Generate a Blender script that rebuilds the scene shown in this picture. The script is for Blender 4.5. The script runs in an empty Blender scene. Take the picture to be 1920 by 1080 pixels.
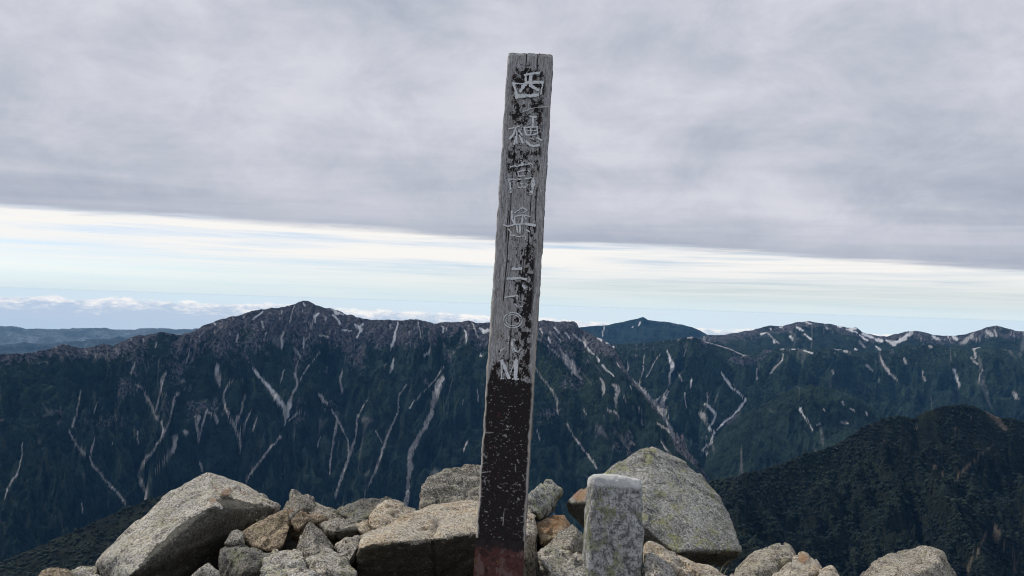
import bpy, bmesh, math
import numpy as np
from mathutils import Matrix, Vector

# ------------------------------------------------------------------ camera
sc = bpy.context.scene
col = sc.collection
F = 1400.0                                   # focal length in photograph pixels
ROLL, PITCH = math.radians(1.9), math.radians(1.27)
cam_rot = Matrix.Rotation(math.pi/2 + PITCH, 3, 'X') @ Matrix.Rotation(ROLL, 3, 'Z')
cam_data = bpy.data.cameras.new('camera')
cam = bpy.data.objects.new('camera', cam_data)
cam.matrix_world = cam_rot.to_4x4()
cam_data.sensor_width = 36.0
cam_data.lens = F/1920*36.0
cam_data.clip_start = 0.05
cam_data.clip_end = 200000.0
col.objects.link(cam)
sc.camera = cam
R3 = np.array(cam_rot)

# ------------------------------------------------------------------ light
SUN_EL, SUN_AZ = math.radians(47), math.radians(-58)    # azimuth from +Y (view), negative = left
world = bpy.data.worlds.new('World'); sc.world = world; world.use_nodes = True
wt = world.node_tree; wt.nodes.clear()
def wn(t, **kw):
    n = wt.nodes.new(t)
    for k, v in kw.items(): setattr(n, k, v)
    return n
def wl(a, b): wt.links.new(a, b)
def wmath(op, a, b=None, c=None):
    n = wn('ShaderNodeMath', operation=op)
    for i, v in enumerate((a, b, c)):
        if v is None: continue
        if isinstance(v, (int, float)): n.inputs[i].default_value = v
        else: wl(v, n.inputs[i])
    return n.outputs[0]
def wsmooth(v, a, b):
    n = wn('ShaderNodeMapRange', interpolation_type='SMOOTHSTEP')
    wl(v, n.inputs[0]); n.inputs[1].default_value = a; n.inputs[2].default_value = b
    return n.outputs[0]
def wmix(f, a, b):
    n = wn('ShaderNodeMix', data_type='RGBA')
    if isinstance(f, (int, float)): n.inputs[0].default_value = f
    else: wl(f, n.inputs[0])
    for i, v in ((6, a), (7, b)):
        if isinstance(v, tuple): n.inputs[i].default_value = (*v, 1)
        else: wl(v, n.inputs[i])
    return n.outputs[2]
def wnoise(vec, scale, detail=6, rough=.55, dist=0.0):
    n = wn('ShaderNodeTexNoise', noise_dimensions='3D')
    wl(vec, n.inputs['Vector']); n.inputs['Scale'].default_value = scale
    n.inputs['Detail'].default_value = detail; n.inputs['Roughness'].default_value = rough
    n.inputs['Distortion'].default_value = dist
    return n.outputs[0]
def wvec(x, y, z):
    n = wn('ShaderNodeCombineXYZ')
    for i, v in enumerate((x, y, z)):
        if isinstance(v, (int, float)): n.inputs[i].default_value = v
        else: wl(v, n.inputs[i])
    return n.outputs[0]
tc = wn('ShaderNodeTexCoord')
sx = wn('ShaderNodeSeparateXYZ'); wl(tc.outputs['Generated'], sx.inputs[0])
X, Y, Z = sx.outputs
zc = wmath('MAXIMUM', Z, 0.012)
sky = wn('ShaderNodeTexSky', sky_type='NISHITA')
sky.sun_disc = False; sky.sun_elevation = SUN_EL; sky.sun_rotation = SUN_AZ
sky.altitude = 2900; sky.air_density = 1.0; sky.dust_density = 1.6; sky.ozone_density = 1.0
wl(wvec(X, Y, wmath('MAXIMUM', Z, 0.03)), sky.inputs[0])
# the clouds lie in a flat layer overhead: direction projected onto that layer
PX, PY = wmath('DIVIDE', X, zc), wmath('DIVIDE', Y, zc)
P = wvec(PX, PY, 0.0)
warp = wnoise(P, 0.16, 5, .6)
edge = wmath('SUBTRACT', wmath('ADD', wmath('MULTIPLY', PX, 0.31), 11.3), PY)       # > 0 under the deck
edge = wmath('ADD', edge, wmath('MULTIPLY', wmath('SUBTRACT', warp, 0.5), 3.2))
edge = wmath('ADD', edge, wmath('MULTIPLY', wmath('SUBTRACT', wnoise(wvec(wmath('MULTIPLY', PX, .45), PY, 9.3), 1.1, 6, .65, .5), 0.5), 2.2))
deck = wsmooth(edge, -0.75, 0.75)
# deck texture: broad soft patches plus tufts
n1 = wnoise(wvec(wmath('MULTIPLY', PX, .5), PY, 3.1), 0.42, 5, .55, 0.3)
dirv = wvec(X, Y, wmath('MULTIPLY', Z, 1.7))
n2 = wnoise(dirv, 6.5, 9, .66, 0.35)
n3 = wnoise(wvec(X, Y, wmath('MULTIPLY', Z, 2.6)), 2.6, 4, .5, 0.2)
tex = wmath('ADD', wmath('ADD', wmath('MULTIPLY', n1, 0.45), wmath('MULTIPLY', n2, 0.42)), wmath('MULTIPLY', n3, 0.48))
tex = wsmooth(tex, 0.47, 0.86)
under = wsmooth(edge, 0.0, 5.5)                                       # the deck's thick rim is darkest
tex = wmath('MULTIPLY', tex, wmath('ADD', wmath('MULTIPLY', under, 0.62), 0.38))
S = 10.0
dark = tuple(S*c for c in (0.385, 0.430, 0.525)); light = tuple(S*c for c in (0.70, 0.705, 0.775))
deckcol = wmix(tex, dark, light)
# thin bright streaks of high cloud in the clear strip
ci = wnoise(wvec(wmath('MULTIPLY', PX, .35), PY, 7.7), 0.20, 7, .62, 0.6)
ci2 = wnoise(wvec(X, Y, wmath('MULTIPLY', Z, 30.0)), 3.2, 6, .6, 0.2)
cim = wsmooth(wmath('ADD', wmath('MULTIPLY', ci, .45), wmath('MULTIPLY', ci2, .65)), 0.36, 0.66)
rise = wsmooth(Z, 0.0, 0.065)
cim = wmath('MULTIPLY', cim, wmath('ADD', wmath('MULTIPLY', rise, 0.80), 0.20))
skyc = wn('ShaderNodeMix', data_type='RGBA', blend_type='MULTIPLY'); skyc.inputs[0].default_value = 1.0
wl(sky.outputs[0], skyc.inputs[6]); skyc.inputs[7].default_value = (1.0, 0.985, 1.06, 1)
low = wmix(wsmooth(Z, 0.030, 0.0), skyc.outputs[2], tuple(S*c for c in (0.66, 0.80, 0.86)))
low = wmix(wsmooth(Z, 0.0004, -0.0002), low, tuple(S*c for c in (0.90, 1.03, 1.04)))
low = wmix(wsmooth(Z, -0.022, -0.036), low, tuple(S*c for c in (0.60, 0.74, 0.86)))
clear = wmix(cim, low, tuple(S*c for c in (0.95, 0.93, 0.90)))
# bank of cumulus just below eye level, far beyond the mountains
az = wmath('ARCTAN2', X, Y)
cv_ = wvec(wmath('MULTIPLY', az, 34.0), wmath('MULTIPLY', Z, 95.0), 1.7)
puff = wnoise(cv_, 1.0, 7, .60, 0.4); lump = wnoise(wvec(az, 0.0, 4.2), 11.0, 4, .6); puff2 = wnoise(cv_, 3.2, 5, .6, 0.2)
drop = wsmooth(az, -0.42, 0.30)
topl = wmath('SUBTRACT', wmath('ADD', -0.0085, wmath('MULTIPLY', wmath('SUBTRACT', lump, .5), .010)), wmath('MULTIPLY', drop, 0.0125))
bank = wmath('SUBTRACT', wmath('ADD', topl, wmath('MULTIPLY', wmath('SUBTRACT', puff, .5), .016)), Z)
bankm = wmath('MULTIPLY', wsmooth(bank, -0.0006, 0.0022), wsmooth(Z, -0.046, -0.026))
lit = wsmooth(wmath('ADD', wmath('MULTIPLY', puff2, .55), wmath('ADD', wmath('MULTIPLY', puff, .5), wmath('MULTIPLY', wmath('SUBTRACT', topl, Z), -16.0))), .25, .62)
bankc = wmix(lit, tuple(S*c for c in (0.66, 0.74, 0.84)), tuple(S*c for c in (1.36, 1.25, 1.10)))
clear = wmix(wmath('MULTIPLY', bankm, .93), clear, bankc)
final = wmix(deck, clear, deckcol)
bg = wn('ShaderNodeBackground'); bg.inputs[1].default_value = 0.1
wl(final, bg.inputs[0])
wo = wn('ShaderNodeOutputWorld'); wl(bg.outputs[0], wo.inputs[0])

sun_data = bpy.data.lights.new('sun', 'SUN'); sun_data.energy = 2.6; sun_data.angle = math.radians(9)
sun_data.color = (1.0, 0.95, 0.88)
sun = bpy.data.objects.new('sun', sun_data); col.objects.link(sun)
sd = Vector((math.sin(SUN_AZ)*math.cos(SUN_EL), math.cos(SUN_AZ)*math.cos(SUN_EL), math.sin(SUN_EL)))
sun.rotation_euler = sd.to_track_quat('Z', 'Y').to_euler()

vs = sc.view_settings
vs.view_transform = 'Standard'; vs.look = 'None'; vs.gamma = 1.0; vs.exposure = 0.0; vs.use_curve_mapping = False
cy = sc.cycles
cy.use_denoising = True; cy.denoiser = 'OPENIMAGEDENOISE'; cy.denoising_prefilter = 'ACCURATE'
cy.max_bounces = 5; cy.diffuse_bounces = 3; cy.glossy_bounces = 2; cy.volume_bounces = 0; cy.transparent_max_bounces = 4
cy.pixel_filter_type = 'BLACKMAN_HARRIS'; cy.filter_width = 1.05
cy.caustics_reflective = False; cy.caustics_refractive = False

# ------------------------------------------------------------------ helpers
def ray(px, py):
    px = np.asarray(px, float); py = np.asarray(py, float)
    l = np.stack([(px-960)/F, -(py-540)/F, -np.ones_like(px)], -1)
    return l @ R3.T
def point(px, py, d): return ray(px, py)*np.asarray(d, float)[..., None]
def project(p):
    l = p @ R3
    d = -l[..., 2]
    return 960+F*l[..., 0]/d, 540-F*l[..., 1]/d, d
def hash3(i, j, k, seed):
    h = (i*374761393 + j*668265263 + k*2147483647 + seed*974634777) & 0xffffffff
    h = ((h ^ (h >> 13))*1274126177) & 0xffffffff
    h = ((h ^ (h >> 16))*2246822519) & 0xffffffff
    return (h ^ (h >> 15)) & 0xffffffff
def vnoise(x, y, z=None, seed=0):
    """value noise, -1..1"""
    x = np.asarray(x, float); y = np.asarray(y, float)
    z = np.zeros_like(x) if z is None else np.asarray(z, float)
    xi, yi, zi = np.floor(x).astype(np.int64), np.floor(y).astype(np.int64), np.floor(z).astype(np.int64)
    xf, yf, zf = x-xi, y-yi, z-zi
    u, v, w = (t*t*t*(t*(t*6-15)+10) for t in (xf, yf, zf))
    out = 0
    for a in (0, 1):
        for b in (0, 1):
            for c in (0, 1):
                wgt = (u if a else 1-u)*(v if b else 1-v)*(w if c else 1-w)
                out = out + wgt*(hash3(xi+a, yi+b, zi+c, seed)/2147483647.5-1)
    return out
def fbm(x, y, z=None, octv=5, gain=.5, lac=2.03, seed=0):
    z = np.zeros_like(np.asarray(x, float)) if z is None else z
    s, a, n = 0, 1.0, 0
    for o in range(octv):
        s = s + a*vnoise(x, y, z, seed+o*17); n += a
        a *= gain; x = x*lac+3.1; y = y*lac+1.7; z = z*lac+5.3
    return s/n
def ridged(x, y, z=None, octv=4, seed=0):
    z = np.zeros_like(np.asarray(x, float)) if z is None else z
    s, a, n = 0, 1.0, 0
    for o in range(octv):
        s = s + a*(1-np.abs(vnoise(x, y, z, seed+o*31))*1.6); n += a
        a *= .5; x = x*2.07+3.3; y = y*2.07+1.1; z = z*2.07+.7
    return s/n
def sstep(a, b, x):
    t = np.clip((x-a)/(b-a), 0, 1); return t*t*(3-2*t)

def mesh_np(name, verts, faces, mat=None, smooth=True, parent=None):
    me = bpy.data.meshes.new(name)
    faces = np.asarray(faces, np.int32); k = faces.shape[1]
    me.vertices.add(len(verts)); me.vertices.foreach_set('co', np.asarray(verts, np.float32).ravel())
    me.loops.add(faces.size); me.loops.foreach_set('vertex_index', faces.ravel())
    me.polygons.add(len(faces))
    me.polygons.foreach_set('loop_start', np.arange(0, faces.size, k, dtype=np.int32))
    me.polygons.foreach_set('use_smooth', np.full(len(faces), smooth))
    me.update(calc_edges=True)
    if mat: me.materials.append(mat)
    o = bpy.data.objects.new(name, me); col.objects.link(o)
    if parent: o.parent = parent
    return o
def attr(o, name, vals):
    a = o.data.attributes.new(name, 'FLOAT', 'POINT'); a.data.foreach_set('value', np.asarray(vals, np.float32).ravel())
def grid_faces(nr, nc):
    i = np.arange(nr*nc).reshape(nr, nc)
    return np.stack([i[:-1, :-1], i[:-1, 1:], i[1:, 1:], i[1:, :-1]], -1).reshape(-1, 4)
def tag(o, label=None, cat=None, group=None, kind=None):
    if label: o['label'] = label
    if cat: o['category'] = cat
    if group: o['group'] = group
    if kind: o['kind'] = kind
    return o

class Mat:
    """small node builder"""
    def __init__(s, name, rough=.85, spec=.25):
        s.m = bpy.data.materials.new(name); s.m.use_nodes = True; s.t = s.m.node_tree
        s.b = s.t.nodes['Principled BSDF']; s.b.inputs['Roughness'].default_value = rough
        s.b.inputs['Specular IOR Level'].default_value = spec
        s._c = None
    def n(s, t, **kw):
        n = s.t.nodes.new(t)
        for k, v in kw.items(): setattr(n, k, v)
        return n
    def put(s, v, sock):
        if isinstance(v, (int, float)): sock.default_value = v
        elif isinstance(v, tuple): sock.default_value = (*v, 1) if len(v) == 3 else v
        else: s.t.links.new(v, sock)
    def coord(s):
        if not s._c: s._c = s.n('ShaderNodeTexCoord').outputs['Object']
        return s._c
    def scaled(s, sc3):
        m = s.n('ShaderNodeMapping'); s.put(s.coord(), m.inputs[0]); m.inputs['Scale'].default_value = sc3
        return m.outputs[0]
    def noise(s, scale, detail=4, rough=.55, dist=0, vec=None):
        n = s.n('ShaderNodeTexNoise'); s.put(vec or s.coord(), n.inputs['Vector'])
        n.inputs['Scale'].default_value = scale; n.inputs['Detail'].default_value = detail
        n.inputs['Roughness'].default_value = rough; n.inputs['Distortion'].default_value = dist
        return n.outputs[0]
    def voro(s, scale, feature='F1', vec=None):
        n = s.n('ShaderNodeTexVoronoi', feature=feature); s.put(vec or s.coord(), n.inputs['Vector'])
        n.inputs['Scale'].default_value = scale
        return n
    def ramp(s, v, a, b, lo=0.0, hi=1.0):
        n = s.n('ShaderNodeMapRange', interpolation_type='SMOOTHSTEP'); s.put(v, n.inputs[0])
        for i, q in ((1, a), (2, b), (3, lo), (4, hi)): n.inputs[i].default_value = q
        return n.outputs[0]
    def math(s, op, a, b=None):
        n = s.n('ShaderNodeMath', operation=op); s.put(a, n.inputs[0])
        if b is not None: s.put(b, n.inputs[1])
        return n.outputs[0]
    def mix(s, f, a, b, blend='MIX'):
        n = s.n('ShaderNodeMix', data_type='RGBA', blend_type=blend)
        s.put(f, n.inputs[0]); s.put(a, n.inputs[6]); s.put(b, n.inputs[7])
        return n.outputs[2]
    def at(s, name):
        return s.n('ShaderNodeAttribute', attribute_name=name).outputs['Fac']
    def rnd(s): return s.n('ShaderNodeObjectInfo').outputs['Random']
    def bump(s, h, strength, dist):
        n = s.n('ShaderNodeBump'); n.inputs['Strength'].default_value = strength; n.inputs['Distance'].default_value = dist
        s.put(h, n.inputs['Height'])
        s.put(n.outputs[0], s.b.inputs['Normal'])
    def out(s, c, rough=None):
        s.put(c, s.b.inputs['Base Color'])
        if rough is not None: s.put(rough, s.b.inputs['Roughness'])
        return s.m

# traced places: (origin x, origin y, scale) of the enlarged views they were read from
Z1, Z2, Z3 = (0, 540, 2.571), (320, 540, 2.572), (600, 540, 2.572)
Z4, Z5, Z6 = (980, 560, 3.177), (1400, 560, 3.177), (1300, 740, 3.097)
R5, R6, R7, R8 = (160, 860, 3.692), (600, 850, 3.692), (980, 820, 4.154), (1320, 980, 3.84)
PXL = (0, 0, 1.0)
def conv(z, pts): return [(z[0]+p[0]/z[2], z[1]+p[1]/z[2]) + tuple(p[2:]) for p in pts]

# ------------------------------------------------------------------ materials of the far land
def land_material(name, forest, forest2, grass, rockc, scree, fine):
    m = Mat(name, .95, .08)
    m._c = m.scaled((1, 1, .8))
    n1 = m.noise(fine, 6, .68); n3 = m.noise(fine*3.0, 4, .8); n4 = m.noise(fine*7, 3, .85)
    c = m.mix(m.ramp(m.math('ADD', m.math('MULTIPLY', n1, .6), m.math('MULTIPLY', n4, .4)), .40, .62), forest, forest2)
    n0 = m.noise(fine*.28, 5, .65, .5)
    c = m.mix(m.ramp(n0, .46, .64, 0, .75), c, m.mix(m.ramp(n3, .4, .6), tuple(1.0*q for q in forest2), tuple(2.1*q for q in forest2)))
    c = m.mix(m.math('MULTIPLY', m.at('grass'), m.ramp(n3, .45, .62, 0, .8)), c, grass)
    rk = m.mix(m.ramp(m.math('ADD', m.math('MULTIPLY', n3, .6), m.math('MULTIPLY', n4, .4)), .41, .60), tuple(.20*q for q in rockc), tuple(2.1*q for q in rockc))
    mask = m.math('ADD', m.at('rock'), m.math('MULTIPLY', m.math('SUBTRACT', m.math('ADD', m.math('MULTIPLY', n1, .5), m.math('MULTIPLY', n3, .5)), .5), 2.0))
    c = m.mix(m.ramp(mask, .40, .62), c, rk)
    sc_ = m.mix(m.ramp(n4, .38, .62), tuple(.6*q for q in scree), tuple(1.25*q for q in scree))
    c = m.mix(m.at('scree'), c, sc_)
    c = m.mix(m.at('snow'), c, m.mix(m.ramp(n3, .5, .66, 0, .5), (.88, .88, .89), (.62, .60, .59)))
    h = m.math('ADD', m.math('MULTIPLY', n1, 1.0), m.math('MULTIPLY', n3, .6))
    m.bump(h, 1.0, .85/fine)
    return m.out(c)

# ------------------------------------------------------------------ terrain
def terrain(name, sil, el_bot, r_ridge, r_base, ncol, nrow, mat, feats=(), relief=60, wl_=300, fine=12,
            jag=1.0, seed=1, speckle=1.0, rockf=None, grassf=None, shear=None, prof=1.0, carve=25):
    """a mountainside in (bearing, range): the crest line follows sil, the slope falls towards the viewer,
    and a rear slope falls away behind the crest"""
    sil = np.array(sil, float)
    d = ray(sil[:, 0], sil[:, 1]); az = np.arctan2(d[:, 0], d[:, 1]); el = np.arctan2(d[:, 2], np.hypot(d[:, 0], d[:, 1]))
    A = np.linspace(az[0], az[-1], ncol)
    E = np.interp(A, az, el)
    rr = r_ridge(A) if callable(r_ridge) else np.full(ncol, float(r_ridge))
    rb = r_base(A) if callable(r_base) else np.full(ncol, float(r_base))
    q = A*9000
    E = E + jag/F*(2.6*fbm(q/70, q*0+seed, octv=5, gain=.6, seed=seed))
    nb = max(8, nrow//10)
    t = np.concatenate([np.linspace(0, 1, nrow-nb), 1+np.linspace(0, .55, nb+1)[1:]])
    T, AA = np.meshgrid(t, A, indexing='ij')
    RR, RB, EE = rr[None]+0*T, rb[None]+0*T, E[None]+0*T
    r = RB+(RR-RB)*T
    eb = math.radians(el_bot)
    tf = np.clip(T, 0, 1)**prof
    z = r*np.tan(eb+(EE-eb)*tf)
    back = np.clip(T-1, 0, None)*(RR-RB)
    z = np.where(T > 1, RR*np.tan(EE)-back*.75, z)
    xw, yw = r*np.sin(AA), r*np.cos(AA)
    # relief: spurs and gullies running down the fall line
    px, py, _ = project(np.stack([xw, yw, z], -1))
    k = shear(px) if shear else 0*px
    wx = 95*fbm(px/150, py/120, octv=4, seed=seed+5)
    s = (px-k*(py-640)+wx)*(RR/F)          # metres across the slope
    down = (1-np.clip(T, 0, 1))
    win = np.clip(down*9, 0, 1)*np.clip(T*6+.2, 0, 1)
    win = np.where(T > 1, 0, win)
    rel = ridged(s/wl_, down*4.5+seed, octv=5, seed=seed)-.45
    big = ridged(s/(wl_*2.6)+.6*down, down*1.5+seed*2, octv=3, seed=seed+15)-.5
    dz = relief*(.75*rel+1.25*big)
    fl = ridged(s/(wl_*.26), down*13, octv=4, seed=seed+9)-.5
    dz = dz+relief*.40*fl+fine*fbm(xw/40, yw/40, octv=3, seed=seed+3)
    def dist_all(px, py, rag):
        res = {'s': np.zeros(px.shape), 'g': np.zeros(px.shape), 'c': np.zeros(px.shape)}
        for kind, pts in feats:
            W = [p[2] for p in pts]
            for (x0, y0, w0), (x1, y1, w1) in zip(pts[:-1], pts[1:]):
                M = 3*max(w0, w1)+15
                sel = np.nonzero((px > min(x0, x1)-M) & (px < max(x0, x1)+M) & (py > min(y0, y1)-M) & (py < max(y0, y1)+M) & (T <= 1.0))
                if not len(sel[0]): continue
                ax, ay = px[sel], py[sel]
                L2 = (x1-x0)**2+(y1-y0)**2+1e-9
                h = np.clip(((ax-x0)*(x1-x0)+(ay-y0)*(y1-y0))/L2, 0, 1)
                dd = np.hypot(ax-x0-h*(x1-x0), ay-y0-h*(y1-y0))
                w = .5*(w0+(w1-w0)*h)
                m_ = (1-sstep(.66, 1.06, dd/(w*.9*(1+1.1*rag[sel])+.15)))*np.clip(1.1+1.1*rag2[sel], .45, 1)
                res[kind][sel] = np.maximum(res[kind][sel], m_)
                res['c'][sel] = np.maximum(res['c'][sel], 1-sstep(.1, 1, dd/(w*2.2+13)))
        return res
    rag = fbm(px/7, py/7, octv=3, gain=.75, seed=seed+40); rag2 = fbm(px/10, py/16, octv=3, gain=.7, seed=seed+41)
    res = dist_all(px, py, rag)
    dz = dz-carve*res['c']
    z = z+dz*win
    co = np.stack([xw, yw, z], -1)
    px, py, _ = project(co)
    wob = 3.6*fbm(px/15, py/15, octv=4, gain=.6, seed=seed+60)
    res = dist_all(px+wob, py, rag)
    o = mesh_np(name, co.reshape(-1, 3), grid_faces(*T.shape), mat)
    ys = np.take_along_axis(py, np.argmax(T >= 1, axis=0)[None], 0)
    below = py-ys
    rk = rockf(px, py, below, fl, rel) if rockf else 0*px
    gr = grassf(px, py, below, fl, rel) if grassf else 0*px
    speck = sstep(.42, .56, fbm((px-k*(py-640))/5.5, py/13, octv=3, gain=.6, seed=seed+80))
    res['g'] = np.maximum(res['g'], .75*speck*np.clip(rk*1.3-.1, 0, 1))
    thin = sstep(.80, .93, ridged((px-k*(py-640))/26, py/120, octv=2, seed=seed+85))*sstep(.05, .35, fbm(px/50, py/50, octv=3, seed=seed+86))
    res['g'] = np.maximum(res['g'], .22*thin*speckle)
    attr(o, 'snow', res['s']); attr(o, 'scree', res['g']); attr(o, 'rock', rk); attr(o, 'grass', gr)
    tag(o, kind='structure')
    return o, co, T

S_, G_ = 's', 'g'
def L(z, kind, w, *pts):
    ws = w if isinstance(w, (list, tuple)) else [w]*len(pts)
    return (kind, conv(z, [(p[0], p[1], ws[i]) for i, p in enumerate(pts)]))
def spot(z, kind, w, x, y): return L(z, kind, w, (x-w*.9, y-w*.5), (x+w*.9, y+w*.5))

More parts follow.
